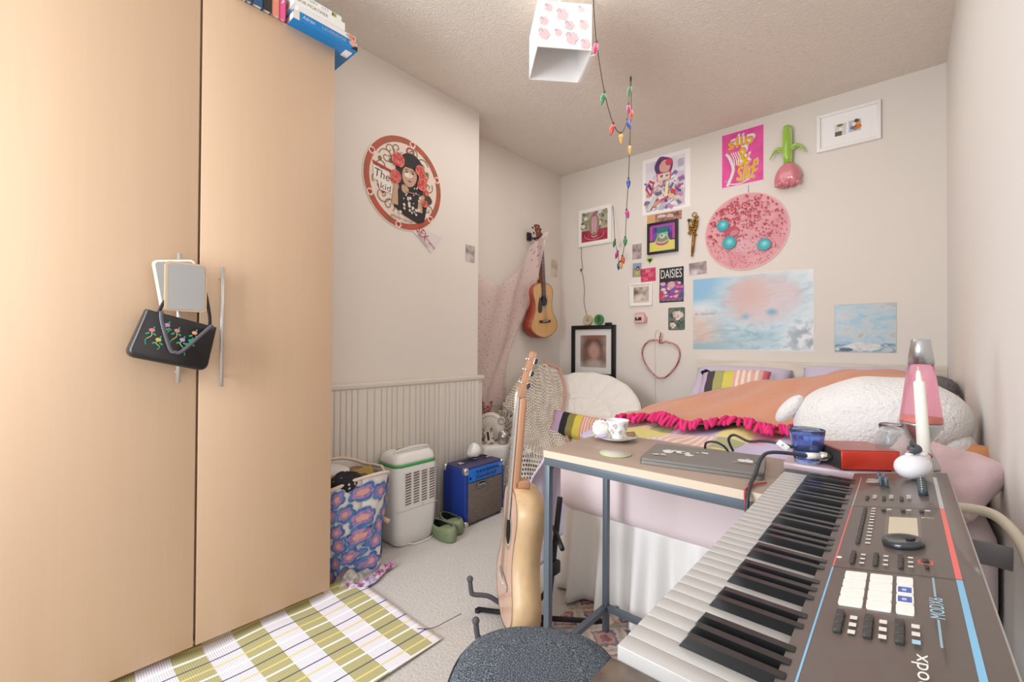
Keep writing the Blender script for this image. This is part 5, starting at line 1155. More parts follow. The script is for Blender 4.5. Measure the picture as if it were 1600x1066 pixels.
for k in range(92):
    x = -1.075 + 1.23 * k / 91; y = fr_y(x); z = hump(x, y) + .022; l = random.uniform(.035, .075); sx = random.uniform(-.03, .03)
    zz = hump(x, y - l) + .014
    g.tube(smooth_curve([(x, y + .01, z + .006), (x + sx * .3, y - l * .35, z + .012 + random.uniform(0, .012)), (x + sx, y - l, zz)], 4), [.008, .009, .0095, .0095, .01, .0095, .009, .0085, .006], pk if k % 3 else pk2, 7)
f = g.build('fringe', th); f['label'] = 'bright pink tassels'
# pillows
def mkp(name, label, cat, loc, rot, w_, h_, th_, m, seed=0, n=36, puff=.5):
    g = G(); pillow(g, w_, h_, th_, m, n, puff, seed=seed); return tag(g.build(name, loc=loc, rot=rot), label, cat)
lm = M('CFC4D8', .85, bump=(9, .4, .02), sheen=.2)
mkp('pillow', 'lilac pillow at the left end of the headboard', 'pillow', (-.845, 3.285, .80), (R(38), R(0), R(2)), .60, .38, .15, lm, 2)
mkp('pillow', 'lilac pillow behind the orange throw in the middle of the headboard', 'pillow', (-.20, 3.285, .82), (R(42), 0, R(-2)), .58, .36, .15, lm, 5)
mkp('pillow', 'pastel striped pillow leaning on the lilac pillow beneath the orange throw', 'pillow', (-.83, 3.125, .83), (R(40), R(-4), R(3)), .42, .22, .12, stripes_mat([(0, 'C9B2CC'), (.12, '4A4248'), (.24, 'A9A86A'), (.38, 'D8CC62'), (.52, 'E2B0A6'), (.56, 'EEDCCC'), (.6, 'E2B0A6'), (.64, 'EEDCCC'), (.68, 'E2B0A6'), (.72, 'EEDCCC'), (.76, 'E2B0A6'), (.82, 'EEDCCC'), (.86, 'E2B0A6'), (.92, 'D9707E')]), 3)
g = G(); sc_ = M('1E1A1E', .9)
for k in range(3): g.tube([(.022 * math.cos(a) * (1 + .3 * math.sin(3 * a)), .02 * math.sin(a), .008 * k + .006 * math.sin(4 * a + k)) for a in [i * .42 for i in range(15)]], .008, sc_, 8, closed=True)
tag(g.build('hair_scrunchie', loc=(-1.02, 3.19, .885), rot=(R(60), 0, 0)), 'black hair scrunchie on top of the striped pillow', 'hair tie')
mkp('pillow', 'dusty pink pillow hanging over the right corner of the bed foot by the wall', 'pillow', (.06, 1.64, .735), (R(28), R(8), R(-25)), .24, .22, .11, M('DFC2C6', .85, bump=(8, .6, .03), sheen=.2), 4)
mkp('cushion', 'small orange cushion squeezed between the white plush toy and the wall', 'cushion', (.125, 1.92, .72), (R(50), R(0), R(-30)), .16, .16, .08, M('E0A070', .9), 7)
# big white plush toy
def plush():
    t = thing('plush_toy', 'big round fluffy white plush toy lying on the foot of the bed', 'plush toy', (-.075, 2.03, .725))
    b = NB(1.); n = b.noise(90, 4); b.col(b.mix(n, 'E6E2E0', 'F0EDEB')); b.bump(n, .9, .01); b.b.inputs['Sheen Weight'].default_value = .4; fm = b.m
    def fn(v):
        x = v.x / .245; k = 1 - .12 * x * x * (1 if x < 0 else .3)
        s = 1 + .02 * math.sin(v.x * 40) * math.sin(v.z * 30 + 1)
        seam = 1 - .02 * math.exp(-((v.x + .08 + v.z * .5) / .012) ** 2) - .015 * math.exp(-((v.z - .03 - .15 * v.x) / .01) ** 2)
        return Vector((v.x, v.y * k * s * seam, v.z * k * s * seam + .02 * x - .02 * x * x))
    g = G(); g.ball((0, 0, .115), (.245, .21, .135), fm, 72, 44, e=.86, fn=fn); g.build('body', t)
    g = G(); g.ball((-.25, -.06, .118), (.028, .05, .066), fm, 28, 18, rot=(0, R(38), 0)); g.build('flipper', t)
    g = G(); g.ball((.19, -.05, .04), (.06, .09, .06), fm, 28, 18); g.build('foot', t)
plush()
g = G(); b = NB(1.); n = b.noise(120, 4); b.col(b.mix(n, '4E4A4C', '8A8688')); b.bump(n, 1., .01); g.ball((0, 0, 0), (.07, .07, .06), b.m, 28, 18)
tag(g.build('plush_toy', loc=(.105, 2.6, .90)), 'dark grey furry toy peeping out behind the big white plush toy', 'plush toy')

# ------------------------------------------------------------------ narrow table with steel frame
def table():
    x0, x1, y0_, y1_ = -.848, -.236, 1.118, 1.503
    t = thing('table', 'narrow table with wood-effect top and grey steel square-tube frame', 'table', ((x0 + x1) / 2, (y0_ + y1_) / 2, 0)); cx, cy = (x0 + x1) / 2, (y0_ + y1_) / 2
    b = NB(.45); n = b.noise(1., 5, stretch=(1.6, 28, 20)); b.col(b.mix(n, 'B29C8C', '9A8476')); tm = b.m; fm = M('66707A', .4, .35)
    g = G(); g.box((0, 0, .739), (x1 - x0, y1_ - y0_, .022), tm, .001); g.build('tabletop', t)
    g = G(); ed = M('D6C2AE', .5); g.box((0, -(y1_ - y0_) / 2 - .0006, .739), (x1 - x0, .0014, .021), ed); g.box((-(x1 - x0) / 2 - .0006, 0, .739), (.0014, y1_ - y0_, .021), ed); g.build('edge_band', t)
    lx, ly = (x1 - x0) / 2 - .011, (y1_ - y0_) / 2 - .011
    g = G()
    for sy in (-1, 1): g.box((0, sy * ly, .7155), (x1 - x0 - .001, .02, .025), fm, .001)
    for sx in (-1, 1): g.box((sx * lx, 0, .7155), (.02, 2 * ly - .02, .024), fm, .001)
    g.build('apron_frame', t)
    g = G(); g.box((0, ly, .1), (2 * lx - .02, .02, .02), fm, .001); g.build('rail', t)
    for sx in (-1, 1): g = G(); g.box((sx * lx, 0, .1), (.02, 2 * ly - .02, .02), fm, .001); g.build('rail', t)
    for sx in (-1, 1):
        for sy in (-1, 1):
            g = G(); g.box((sx * lx, sy * ly, .3535), (.02, .02, .701), fm, .001); g.build('leg', t)
            g = G(); g.cyl((sx * lx, sy * ly, 0.0), (sx * lx, sy * ly, .004), .009, BLACK, 12); g.build('foot', t)
    g = G(); g.box((-lx + .05, -ly + .02, .708), (.05, .03, .012), DARK, .002, rot=(0, 0, .3)); g.cyl((-lx + .0, -ly + .012, .69), (-lx, -ly + .02, .69), .005, DARK, 10); g.build('bracket', t)
table()
# crockery, coaster, laptop
t = thing('saucer', 'white china saucer on the far corner of the narrow table', 'saucer', (-.752, 1.405, .7505)); china = M('F1EFEE', .12, coat=.6)
g = G(); g.lathe([(0, .003), (.028, .003), (.03, 0), (.034, 0), (.05, .005), (.073, .015), (.0735, .0165), (.05, .008), (.033, .0055), (0, .0055)], china, n=48); g.build('plate', t)
g = G(); g.tube([(.0735 * math.cos(a), .0735 * math.sin(a), .0162) for a in [2 * PI * i / 48 for i in range(48)]], .0008, M('C9B9A0', .3, .4), 6, closed=True); g.build('gilt_rim', t)
def teacup():
    t = thing('teacup', 'white china teacup with little pink flowers standing on the saucer', 'teacup', (-.748, 1.408, .7563), (0, 0, R(-150)))
    pr = [(0, 0), (.02, 0), (.021, .004), (.0185, .009), (.024, .018), (.032, .03), (.0335, .042), (.0375, .058), (.0405, .064), (.0392, .064), (.0358, .057), (.0318, .043), (.030, .031), (.02, .018), (.0, .013)]
    g = G(); g.lathe(pr, china, n=48); g.build('cup', t)
    g = G(); g.tube(smooth_curve([(.034, 0, .052), (.052, 0, .056), (.058, 0, .042), (.05, 0, .028), (.033, 0, .03)], 5), .0028, china, 10); g.build('handle', t)
    g = G(); pk = M('B9788C', .4); gn = M('8A9A7A', .4)
    def prr(z): return interp([(0, .021), (.009, .0185), (.018, .024), (.03, .032), (.042, .0335), (.058, .0375), (.064, .0405)], z) + .0006
    for a0, z0_ in ((R(75), .045), (R(135), .046), (R(110), .024), (R(165), .03), (R(55), .026), (R(20), .046)):
        for dx, dz, m in ((0, 0, pk), (.005, .003, pk), (-.005, .002, gn), (.001, -.006, pk), (.004, -.003, gn), (-.003, .006, gn), (.002, .008, pk)):
            a = a0 + dx / .03; z = z0_ + dz; P = [(prr(z + .0022 * math.sin(q)) * math.cos(a + .0024 * math.cos(q) / .03), prr(z + .0022 * math.sin(q)) * math.sin(a + .0024 * math.cos(q) / .03), z + .0022 * math.sin(q)) for q in [i * 1.05 for i in range(6)]]
            g.faces(P, [(5, 4, 3, 2, 1, 0)], m)
    g.build('flower_pattern', t)
teacup()
g = G(); sh = M('ECE6DA', .5); g.ball((0, 0, 0), (.03, .012, .03), sh, 40, 20, fn=lambda v: Vector((v.x * (1 + .05 * math.cos(14 * math.atan2(v.z, v.x))), v.y, v.z * (1 + .05 * math.cos(14 * math.atan2(v.z, v.x))))))
tag(g.build('seashell', loc=(-.800, 1.385, .788), rot=(R(-12), R(8), R(38))), 'pale ribbed scallop shell standing on the saucer left of the cup', 'shell')
g = G(); g.ball((0, 0, 0), (.024, .012, .006), M('BFB2DA', .6), 24, 12); tag(g.build('soap_piece', loc=(-.782, 1.358, .766), rot=(0, R(-4), R(42))), 'small lilac oval sweet lying on the saucer rim', 'sweet')
g = G(); g.box((0, 0, 0), (.03, .02, .014), M('A88A64', .7, mix=('8A6A4A', 60, .4, .6)), .004); tag(g.build('biscuit', loc=(-.712, 1.438, .7715), rot=(0, R(-8), R(30))), 'brown biscuit piece on the saucer behind the cup', 'biscuit')
t = thing('coaster', 'round coaster with pale green rim lying near the table front', 'coaster', (-.655, 1.222, .7502))
g = G(); g.lathe([(0, 0), (.046, 0), (.0475, .002), (.0465, .005), (0, .005)], M('B9C99A', .5), n=40); g.build('disc', t); g = G(); g.lathe([(0, 0), (.041, 0), (.041, .0004), (0, .0004)], M('CFC4B8', .5, mix=('C9B8B4', 40, .4, .6)), Matrix.Translation((0, 0, .0051)), 40); g.build('print', t)
def laptop():
    t = thing('laptop', 'closed grey laptop with white stickers on the narrow table', 'laptop', (-.425, 1.305, .7502), (0, 0, R(10.5)))
    gm = M('8A8682', .42, .55); dk = M('4E4C4C', .5, .3)
    g = G(); X = Matrix.Translation((0, 0, .0)); g.prism(rr(.305, .212, .012), .0085, gm, X @ Matrix.Translation((0, 0, .001))); g.build('base', t)
    g = G(); g.prism(rr(.303, .21, .012), .006, gm, Matrix.Translation((0, 0, .0105))); a = Art(g, Matrix.Translation((0, 0, .0165)), .0001)
    lid_st = M('E4E2DE', .5); random.seed(17)
    for _ in range(13): a.blob(-.065 + random.uniform(-.035, .03), .01 + random.uniform(-.018, .02), random.uniform(.008, .015), lid_st, 7, .7, .8)
    for _ in range(7): a.blob(-.012 + random.uniform(-.02, .02), .035 + random.uniform(-.01, .01), random.uniform(.004, .009), lid_st, 6, .8, .6)
    for _ in range(8): a.blob(-.115 + random.uniform(-.016, .018), -.045 + random.uniform(-.01, .01), random.uniform(.004, .008), lid_st, 6, .9, .5)
    a.ell(-.056, .012, .006, .006, dk); a.ell(-.078, .006, .005, .005, dk); a.line([(-.07, -.008), (-.05, -.004)], .002, dk)
    # apple-shaped white sticker
    cx, cy = .107, .0; 
    a.ell(cx - .008, cy, .013, .016, lid_st); a.ell(cx + .008, cy, .013, .016, lid_st); a.ell(cx + .022, cy + .002, .007, .007, gm); a.ell(cx + .003, cy + .021, .003, .007, lid_st, -.6); a.line([(cx - .03, cy - .024), (cx + .03, cy - .022)], .0025, lid_st)
    g.build('lid', t)
    g = G(); g.box((0, 0, .010), (.296, .204, .0012), dk); g.build('seam', t); g = G(); [g.cyl((sx * .13, sy * .085, 0), (sx * .13, sy * .085, .0012), .006, BLACK, 12) for sx in (-1, 1) for sy in (-1, 1)]; g.build('feet', t)
laptop()

# ------------------------------------------------------------------ side table beyond the keyboard and what stands on it
t = thing('side_table', 'low-lipped dark side table between the keyboard and the bed foot', 'side table', (-.0825, 1.452, 0))
g = G(); b = NB(.25); b.col(b.mix(b.noise(3, 2), 'C9B4B8', 'B9A4AC')); g.box((0, 0, .7705), (.305, .225, .018), b.m, .003); g.build('top', t)
for sx in (-1, 1):
    for sy in (-1, 1): g = G(); g.box((sx * .135, sy * .095, .3807), (.025, .025, .7613), M('4A4648', .5), .002); g.build('leg', t)
ZS = .78
def interface():
    t = thing('audio_interface', 'small bright red metal audio interface box with cables plugged in', 'audio interface', (-.093, 1.418, ZS), (0, 0, R(37)))
    rm = M('D2402E', .38, .35, coat=.2); tp = M('A34A42', .3, .5)
    g = G(); g.box((0, 0, .0265), (.135, .115, .046), rm, .004); g.build('case', t); g = G(); g.box((0, 0, .0498), (.131, .111, .0012), tp); a = Art(g, Matrix.Translation((0, 0, .0505)) , .0001); a.text('Focusrite', .02, .015, .03, .008, M('D9B9B0', .5), .9); g.build('top_panel', t)
    g = G(); g.box((-.068, 0, .0265), (.003, .113, .044), DARK, .001); g.build('front_panel', t); g = G(); [g.cyl((sx * .05, sy * .04, 0), (sx * .05, sy * .04, .004), .008, BLACK, 12) for sx in (-1, 1) for sy in (-1, 1)]; g.build('feet', t)
    Mx = t.matrix_basis if False else Matrix.Translation((-.093, 1.418, ZS)) @ Matrix.Rotation(R(37), 4, 'Z')
    return Mx
MX = interface()
def cable(name, label, pts, r, m, ends=()):
    g = G(); g.tube(smooth_curve(pts, 8), r, m, 8); o = g.build(name); tag(o, label, 'cable')
    for (a, b_, rad, mm, nm) in ends: g = G(); g.cyl(a, b_, rad, mm, 16); g.build(nm, o)
    return o
blk = M('3A3A3E', .5)
p1 = MX @ Vector((-.07, .015, .034)); p2 = MX @ Vector((-.125, .03, .034)); 
cable('audio_cable', 'thick dark cable with an XLR plug running from the red box to behind the laptop', [p2, (-.262, 1.365, .822), (-.30, 1.395, .815), (-.33, 1.45, .80), (-.36, 1.50, .79), (-.40, 1.515, .80), (-.42, 1.53, .78), (-.415, 1.56, .74)], .0042, blk, [(p2, MX @ Vector((-.1, .022, .034)), .008, blk, 'strain_relief'), (MX @ Vector((-.1, .022, .034)), p1, .0095, M('7A7070', .3, .9), 'plug')])
p3 = MX @ Vector((-.07, -.02, .026)); p4 = MX @ Vector((-.125, -.018, .026))
cable('audio_cable', 'thick dark cable with a silver plug curving down beside the keyboard keys', [p4, (-.245, 1.285, .812), (-.268, 1.262, .80), (-.272, 1.21, .765), (-.268, 1.15, .757), (-.262, 1.10, .74), (-.26, 1.08, .66), (-.25, 1.02, .5)], .0045, blk, [(p4, MX @ Vector((-.095, -.019, .026)), .008, M('E4DEDA', .5), 'strain_relief'), (MX @ Vector((-.095, -.019, .026)), p3, .011, M('D8CFC4', .2, 1.), 'plug')])
g = G(); g.box((0, 0, 0), (.028, .002, .016), M('EFEFEC', .6), .001); Art(g, WALLX, .0002, .001).text('R', 0, 0, .005, .008, M('4A4A4A', .6)); tag(g.build('cable_tag', loc=(-.232, 1.318, .826), rot=(R(15), R(35), R(10))), 'small white paper tag looped on the cable by the blue glass', 'tag')
cable('red_cable', 'thin red cable hanging off the table end beside the keyboard', [(-.245, 1.20, .7545), (-.262, 1.16, .7555), (-.268, 1.12, .756), (-.268, 1.10, .742), (-.258, 1.08, .66), (-.25, 1.05, .56)], .002, M('B8303A', .5))
cable('usb_cable', 'short black cable hooked behind the laptop', [(-.47, 1.46, .752), (-.465, 1.455, .775), (-.44, 1.455, .782), (-.415, 1.46, .772), (-.40, 1.465, .752)], .0035, M('2A2630', .5))
def tumbler():
    t = thing('drinking_glass', 'ribbed cobalt blue glass tumbler beside the red box', 'glass', (-.188, 1.375, ZS)); gm = M('B4C8FC', .05, trans=.95, ior=1.18)
    n = 72; g = G()
    def ring(r, z, rib): return [((r + rib * (math.cos(14 * 2 * PI * i / n))) * math.cos(2 * PI * i / n), (r + rib * (math.cos(14 * 2 * PI * i / n))) * math.sin(2 * PI * i / n), z) for i in range(n)]
    S_ = [ring(.0265, 0, 0), ring(.028, .003, .0006), ring(.034, .04, .001), ring(.0385, .075, .0008), ring(.0405, .086, 0), ring(.039, .086, 0), ring(.0365, .07, 0), ring(.0315, .03, 0), ring(.0265, .008, 0)]
    V = []; F = []
    for s_ in S_: V += s_
    for j in range(len(S_) - 1):
        for i in range(n): F.append((j * n + i, j * n + (i + 1) % n, (j + 1) * n + (i + 1) % n, (j + 1) * n + i))
    F.append(tuple(range(n - 1, -1, -1))); F.append(tuple((len(S_) - 1) * n + i for i in range(n))); g.faces(V, F, gm, True); g.build('glass_body', t)
tumbler()
def jar():
    t = thing('glass_jar', 'clear empty glass jar with threaded neck behind the red box', 'jar', (-.022, 1.525, ZS)); gm = M('F2F5F4', .03, trans=.97, ior=1.2)
    g = G(); g.lathe([(0, 0), (.03, 0), (.034, .004), (.035, .05), (.033, .07), (.027, .08), (.0265, .084), (.0278, .087), (.0265, .09), (.0278, .094), (.0265, .099), (.025, .099), (.0245, .082), (.031, .068), (.0325, .05), (.0315, .006), (0, .004)], gm, n=40); g.build('jar_body', t)
jar()
def lava():
    t = thing('lava_lamp', 'pink lava lamp with silver cap and base', 'lamp', (.033, 1.508, ZS)); al = M('C4C6C9', .28, .95)
    g = G(); g.lathe([(0, 0), (.036, 0), (.036, .006), (.016, .055), (.018, .062), (.0415, .108), (.0415, .112), (.0, .112)], al, n=40); g.build('base', t)
    g = G(); g.lathe([(.0405, .1125), (.0415, .118), (.03, .215), (.0245, .258), (0, .258)], M('F4B4C6', .05, trans=.7, ior=1.12, coat=.2), n=40, cap=True); g.build('bottle', t)
    g = G(); g.lathe([(0, .1135), (.0375, .1135), (.038, .118), (.036, .127), (0, .129)], M('F0B455', .4), n=32); w_ = g.build('wax', t); w_['label'] = 'orange settled wax'
    g = G(); g.lathe([(0, .2585), (.0262, .2585), (.0185, .318), (.0165, .3195), (0, .3195)], al, n=40); g.build('cap', t)
lava()
t = thing('candle', 'tall white taper candle standing in front of the pink lamp', 'candle', (.0395, 1.425, ZS), (R(1), R(-3), 0)); g = G(); wx = M('F1EDE2', .45); g.lathe([(.0135, 0), (.0115, .12), (.0105, .218), (.006, .222), (.0045, .24), (.002, .246), (0, .246)], wx, n=24); g.build('wax_stick', t); g = G(); g.cyl((0, 0, .244), (0, 0, .254), .001, M('E0D8C8', .8), 6); g.build('wick', t)

# ------------------------------------------------------------------ electronic keyboard on its stand
def keyboard():
    K0, NK, kw = .4142, 36, .0235; t = thing('stage_keyboard', 'large grey-brown electronic keyboard with white pads running towards the camera', 'keyboard instrument', (-.075, .84, .70))
    o = Vector((-.075, .84, .70)); g0 = lambda: G()
    def loc(g): g.X = Matrix.Translation(-o); return g
    pm = M('675E58', .35, .3, coat=.2); dkm = M('4A4440', .4, .2); yA, yB = .360, 1.312
    s = .2; x0 = -.086; 
    def zt(x): return .787 + s * (x + .07)
    g = loc(G())   # chassis: bottom tray and end cheeks
    g.box((-.078, (yA + yB) / 2, .7235), (.29, yB - yA, .047), dkm, .004)
    g.box((-.152, .387, .7535), (.146, .054, .014), M('4E4038', .4, mix=('6A5A4E', 40, .4, .65)), .002); g.box((-.152, 1.2865, .757), (.146, .05, .028), M('4E4A4A', .4), .003)
    g.build('chassis', t)
    g = loc(G()); P = [(x0, .748), (.069, .748), (.069, zt(.069)), (x0, zt(x0))]
    g.prism(P, yB - yA, pm, Matrix(((1, 0, 0, 0), (0, 0, 1, yA), (0, 1, 0, 0), (0, 0, 0, 1))))
    g.box((.0705, (yA + yB) / 2, .78), (.003, yB - yA, .062), M('B9B2AA', .4), .001)
    g.build('control_panel', t)
    PX_ = Matrix(((math.cos(math.atan(s)), 0, -math.sin(math.atan(s)), 0), (0, 1, 0, 0), (math.sin(math.atan(s)), 0, math.cos(math.atan(s)), 0), (0, 0, 0, 1)))
    ORG = Matrix.Translation((-.07, 0, .787)) @ PX_; cs = math.cos(math.atan(s))
    def U(x): return (x + .07) / cs
    # white keys
    wk = M('B2AEAB', .35, coat=.1); bk = M('1B1A1C', .3, coat=.3)
    for k in range(NK):
        y = K0 + (k + .5) * kw; g = loc(G()); g.box((-.2194 + .0705, y, .7625), (.141, kw - .0011, .024), wk, .0012); o_ = g.build('white_key', t)
    # black keys: from the near (treble) end C B A# A G# G F# F E D# D C# per octave
    n = 0
    for k in range(NK - 1):
        # white index counted from near end: 0=C,1=B,2=A,3=G,4=F,5=E,6=D
        w_ = k % 7
        if w_ in (0, 4): continue      # no black key between C-B and F-E
        y = K0 + (k + 1) * kw + {1: .0, 2: 0, 3: -.0, 5: .0, 6: 0}.get(w_, 0)
        g = loc(G()); V = []
        a = .0049; bt = .0062; xA, xB = -.172, -.079; z0_, z1_ = .7745, .7862
        pts = [(xA, y - bt, z0_), (xB, y - bt, z0_), (xB, y + bt, z0_), (xA, y + bt, z0_), (xA + .008, y - a, z1_), (xB, y - a, z1_), (xB, y + a, z1_), (xA + .008, y + a, z1_)]
        g.faces(pts, [(3, 2, 1, 0), (4, 5, 6, 7), (0, 1, 5, 4), (1, 2, 6, 5), (2, 3, 7, 6), (3, 0, 4, 7)], bk); g.build('black_key', t)
    # printed strips and section seams
    g = loc(G()); a = Art(g, ORG, .0002); gyl = M('C9C9CC', .3, .6); rdl = M('E36A62', .35); bll = M('7FB6D8', .35)
    def strip(x, w_, ya, yb, m): a.rect(U(x) - w_ / 2, ya, U(x) + w_ / 2, yb, m)
    for x, w_ in ((-.0705, .0018), (.0485, .0055)):
        strip(x, w_, 1.03, 1.27, gyl); strip(x, w_, .732, 1.03, rdl); strip(x, w_, yA + .005, .730, bll)
    for y in (1.03, .731): a.rect(U(-.071), y - .0007, U(.053), y + .0007, M('5A524C', .5))
    wt = M('DAD4CC', .5)
    random.seed(77)
    for k in range(12): a.rect(U(-.042), .83 + k * .0165, U(-.036), .836 + k * .0165, wt)
    for x in (-.0495, -.0255, -.001):
        for k in range(3): a.rect(U(x + .0075), .557 + k * .015, U(x + .0135), .565 + k * .015, wt if x < -.03 or k else (M('9FC4DA', .5) if x > -.01 else wt)); a.rect(U(x + .006), .747 + k * .015, U(x + .011), .752 + k * .015, wt); a.rect(U(x + .006), 1.083 + k * .009, U(x + .012), 1.088 + k * .009, wt)
    for x in (-.0256, -.0004, .0228): a.rect(U(x + .005), 1.0, U(x + .011), 1.006, wt)
    for k in range(40): a.rect(U(random.uniform(-.06, -.035)), 1.2 + k * .0006, U(random.uniform(-.06, -.035)) + .003, 1.2015 + k * .0006, wt)
    for k in range(9): a.rect(U(-.055), 1.165 + k * .012, U(-.012), 1.1665 + k * .012, M('5A524E', .5)); 
    a.ell(U(-.0635), .745, .003, .004, M('E8E2E0', .4)); a.rect(U(.015), .748, U(.029), .7505, M('D9483E', .4)); a.rect(U(.015), .748, U(.017), .762, M('D9483E', .4)); a.rect(U(.027), .748, U(.029), .762, M('D9483E', .4))
    # vertical line with brand lettering, read along the panel
    a.rect(U(.0262), .548, U(.028), .602, M('8FA9B8', .5)); a.rect(U(.0262), .655, U(.028), .707, M('8FA9B8', .5)); a.text('MODX6', U(.027), .6285, .048, .011, M('9CC4D8', .5), R(90)); a.text('modx', U(.012), .50, .06, .011, M('E6E2DC', .5), R(90)); a.text('PC', U(.03), .945, .014, .006, M('DAD4CC', .5), 0)
    g.build('panel_print', t)
    # screen
    g = loc(G()); a = Art(g, ORG, .0004); a.rect(U(-.022), .872, U(.0205), .978, M('6E645C', .3)); a.rect(U(-.0175), .879, U(.0165), .972, M('CDBFA8', .15)); g.build('display', t)
    # dial
    g = loc(G()); X = ORG @ Matrix.Translation((U(-.0), .839, 0)); dm = M('3E4246', .25, .5, coat=.4)
    g.lathe([(0, 0), (.0225, 0), (.0235, .002), (.0235, .005), (.021, .009), (.017, .008), (.008, .0065), (0, .006)], dm, X, 40); g.lathe([(0, 0), (.006, .0), (.0045, .0012), (0, .0008)], M('22262A', .5), X @ Matrix.Translation((.009, .004, .0078)), 20); g.build('dial', t)
    # white pads: three columns
    pad = M('EDE9E2', .4); blu = M('4A62B0', .4)
    for ci, (xa_, xb_) in enumerate(((-.0552, -.0338), (-.0305, -.0095), (-.0058, .0088))):
        for k in range(4):
            ya = .6185 + k * .0252; g = loc(G()); g.prism([(p[0], p[1]) for p in rr(U(xb_) - U(xa_), .0212, .002, 3)], .002, pad, ORG @ Matrix.Translation(((U(xa_) + U(xb_)) / 2, ya + .012, 0)))
            if ci == 2 and k in (1, 2): a = Art(g, ORG, .0002, .002); a.rect(U(xa_) + .0015, ya + .003, U(xb_) - .0015, ya + .018, blu); a.rect(U(xa_) + .005, ya + .007, U(xb_) - .006, ya + .013, M('B9C0D8', .4))
            b_ = g.build('pad_button', t); b_['label'] = 'white pad' + (' marked blue' if ci == 2 and k in (1, 2) else '')
    def btn(x, y, w_, l, h_=.004, m=None):
        g = loc(G()); X = ORG @ Matrix.Translation((U(x), y, h_ / 2)); 
        g.box(X @ Vector((0, 0, 0)), (w_, l, h_), m or M('3B3735', .4), .0008, rot=(0, -math.atan(s), 0)); g.build('button', t)
    for x in (-.0505, -.0265, -.0026):
        for k in range(3): btn(x, .563 + k * .0158, .0072, .0142)
    for x in (-.0515, -.0273, -.0024):
        for k in range(3): btn(x, .752 + k * .0148, .005, .013)
        for k in range(3): btn(x, 1.078 + k * .0085, .005, .0075, .003)
    for k in range(12): btn(-.0505 + .0, .833 + k * .0162, .0048, .0145, .003)
    btn(.0215, .778, .006, .007); btn(.0222, .757, .004, .006)
    for x in (-.0256, -.0004, .0228): btn(x, 1.005, .006, .006)
    # faders and knobs
    for k, (x, y) in enumerate(((-.0375, 1.245), (-.029, 1.228), (-.0335, 1.20), (-.0245, 1.19))):
        g = loc(G()); X = ORG @ Matrix.Translation((U(x), y, .009)); g.box(X @ Vector((0, 0, 0)), (.0055, .02, .016), M('5E7480', .3, .3), .0025, rot=(0, -math.atan(s), 0)); g.build('fader', t)
    for k in range(6):
        g = loc(G()); X = ORG @ Matrix.Translation((U(.028), 1.122 + k * .019, 0)); g.lathe([(.007, 0), (.0062, .010), (.005, .011), (0, .011)], M('3E4A50', .35), X, 18); g.box(X @ Vector((0, 0, .0112)), (.001, .009, .001), WHITE, rot=(0, -math.atan(s), 0)); g.build('knob', t)
keyboard()
def kstand():
    t = thing('keyboard_stand', 'black X-shaped stand under the keyboard with a grey padded support tube', 'keyboard stand', (-.075, .84, 0)); o = Vector((-.075, .84, 0)); km = M('2A2A2C', .45, .3)
    def T(g, pts, r, m): g.tube([Vector(p) - o for p in pts], r, m, 10)
    for y, s_ in ((.80, 1), (.86, -1)):
        g = G(); T(g, [(-.075 - s_ * .115, y, .012), (-.075 + s_ * .115, y, .68)], .014, km) ; g.build('cross_leg', t)
    for y in (.62, 1.10):
        g = G(); T(g, [(-.20, y, .685), (.06, y, .685)], .0125, km); g.build('support_bar', t)
    for x in (-.19, .04):
        g = G(); T(g, [(x, .62, .683), (x, 1.10, .683)], .012, km); g.build('side_bar', t); g = G(); T(g, [(x, .58, .014), (x, 1.12, .014)], .014, km); g.build('floor_bar', t)
    g = G(); T(g, [(.0, 1.26, .676), (.06, 1.262, .678), (.13, 1.262, .680), (.155, 1.258, .680)], .0215, M('77767A', .6)); T(g, [(.04, 1.10, .685), (.03, 1.18, .68), (.02, 1.26, .676)], .012, km); p_ = g.build('padded_tube', t); p_['label'] = 'thick grey padded tube'
kstand()
g = G(); g.tube(smooth_curve([(.055, 1.36, .728), (.10, 1.375, .732), (.138, 1.375, .730), (.158, 1.33, .722), (.172, 1.27, .70), (.176, 1.2, .66)], 8), .0105, M('E3D9C4', .5), 10)
tag(g.build('cream_hose', ), 'cream curved tube above the grey padded tube by the right wall', 'tube')
def figurine():
    t = thing('bunny_egg_figurine', 'white egg-shaped ornament with a small dark grey animal lying on top', 'ornament', (.0195, 1.258, .8062), (0, R(-11), R(40)))
    t.scale = (.78, .78, .78)
    g = G(); g.ball((0, 0, .032), (.044, .032, .032), M('EDE9EE', .35, coat=.3), 36, 24, fn=lambda v: Vector((v.x, v.y * (1 - .18 * v.x / .044), v.z * (1 - .1 * v.x / .044)))); g.build('egg', t)
    dm = M('4E5258', .5); g = G(); g.ball((.012, 0, .077), (.017, .013, .0135), dm, 24, 16, rot=(0, R(12), 0)); g.ball((.0, -.002, .073), (.01, .009, .008), dm, 16, 10)
    g.tube([(.006, -.006, .086), (-.002, -.008, .095), (-.006, -.009, .1)], [.0035, .0028, .001], dm, 8); g.tube([(.011, .004, .088), (.01, .005, .097), (.009, .005, .101)], [.003, .0026, .001], dm, 8); g.build('head', t)
    g = G(); g.ball((-.006, -.002, .067), (.01, .008, .005), WHITE, 16, 10); g.ball((.03, .002, .062), (.016, .01, .008), WHITE, 20, 12, rot=(0, R(30), 0)); g.build('paws_and_body', t)
    g = G(); g.ball((-.0095, -.0035, .0745), (.0035, .0035, .0035), M('E07A9A', .4), 12, 8); g.tube(smooth_curve([(.03, .0, .07), (.045, .0, .058), (.056, .004, .05), (.06, .01, .042)], 4), .0015, M('B8404A', .5), 6); g.build('nose_and_ribbon', t)
figurine()
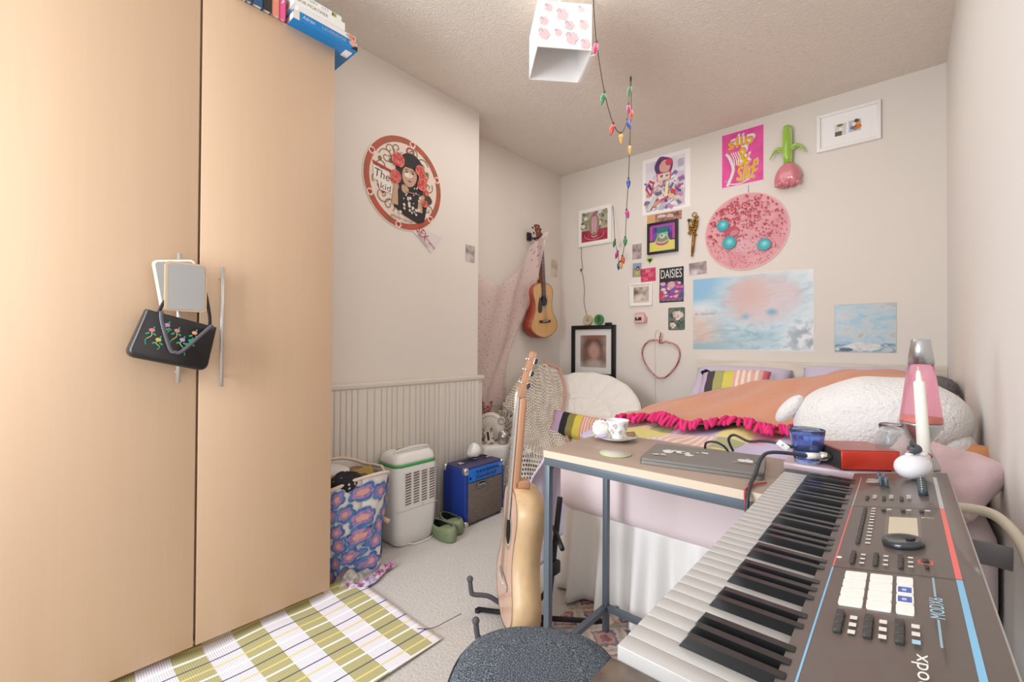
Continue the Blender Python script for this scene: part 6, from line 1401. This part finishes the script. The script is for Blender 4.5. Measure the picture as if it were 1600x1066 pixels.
# dark bag on the floor against the right wall
g = G(); g.ball((0, 0, .2), (.075, .11, .2), M('6E6C70', .7, bump=(20, .5, .02)), 32, 20, e=.55); o = g.build('backpack', loc=(.1, 1.42, 0)); tag(o, 'dark grey soft bag on the floor between the keyboard stand and the right wall', 'bag')
g = G(); g.tube([(-.02, -.06, .36), (-.01, -.1, .30), (0.0, -.115, .2), (.0, -.11, .1)], .008, BLACK, 8); g.build('strap', o)

# ------------------------------------------------------------------ round padded stool
def stool():
    t = thing('stool', 'round stool with speckled charcoal fabric seat beside the keyboard end', 'stool', (-.52, .668, 0)); b = NB(1.); n = b.noise(420, 2); b.col(b.ramp(n, [(.35, '2E343B'), (.5, '444B54'), (.66, '8C949C')])); b.bump(n, .6, .003)
    g = G(); n_ = 72
    def rad(a): return .176 + .006 * math.cos(4 * a + .6)
    S_ = []
    for k, z in ((.90, .372), (.98, .378), (1., .392), (1., .41), (.985, .43), (.95, .444), (.88, .453), (.7, .459), (.4, .462), (.1, .462)): S_.append([(rad(2 * PI * i / n_) * k * math.cos(2 * PI * i / n_), rad(2 * PI * i / n_) * k * math.sin(2 * PI * i / n_), z) for i in range(n_)])
    V = []; F = []
    for s_ in S_: V += s_
    for j in range(len(S_) - 1):
        for i in range(n_): F.append((j * n_ + i, j * n_ + (i + 1) % n_, (j + 1) * n_ + (i + 1) % n_, (j + 1) * n_ + i))
    F.append(tuple(range(n_ - 1, -1, -1))); F.append(tuple((len(S_) - 1) * n_ + i for i in range(n_))); g.faces(V, F, b.m, True); g.build('seat', t)
    g = G(); g.tube([(rad(a) * 1.0 * math.cos(a), rad(a) * math.sin(a), .43) for a in [2 * PI * i / 64 for i in range(64)]], .0022, M('3A4048', .9), 6, closed=True); g.build('piping', t)
    km = M('1E1E20', .45, .5); g = G(); g.cyl((0, 0, .30), (0, 0, .373), .045, km, 24, .06); g.cyl((0, 0, .06), (0, 0, .3), .024, km, 20); g.build('column', t)
    for k in range(5):
        a = 2 * PI * k / 5 + .3; g = G(); g.tube([(0, 0, .075), (.17 * math.cos(a), .17 * math.sin(a), .03)], [.018, .012], km, 10); g.ball((.175 * math.cos(a), .175 * math.sin(a), .019), .019, km, 14, 10); g.build('leg', t)
stool()
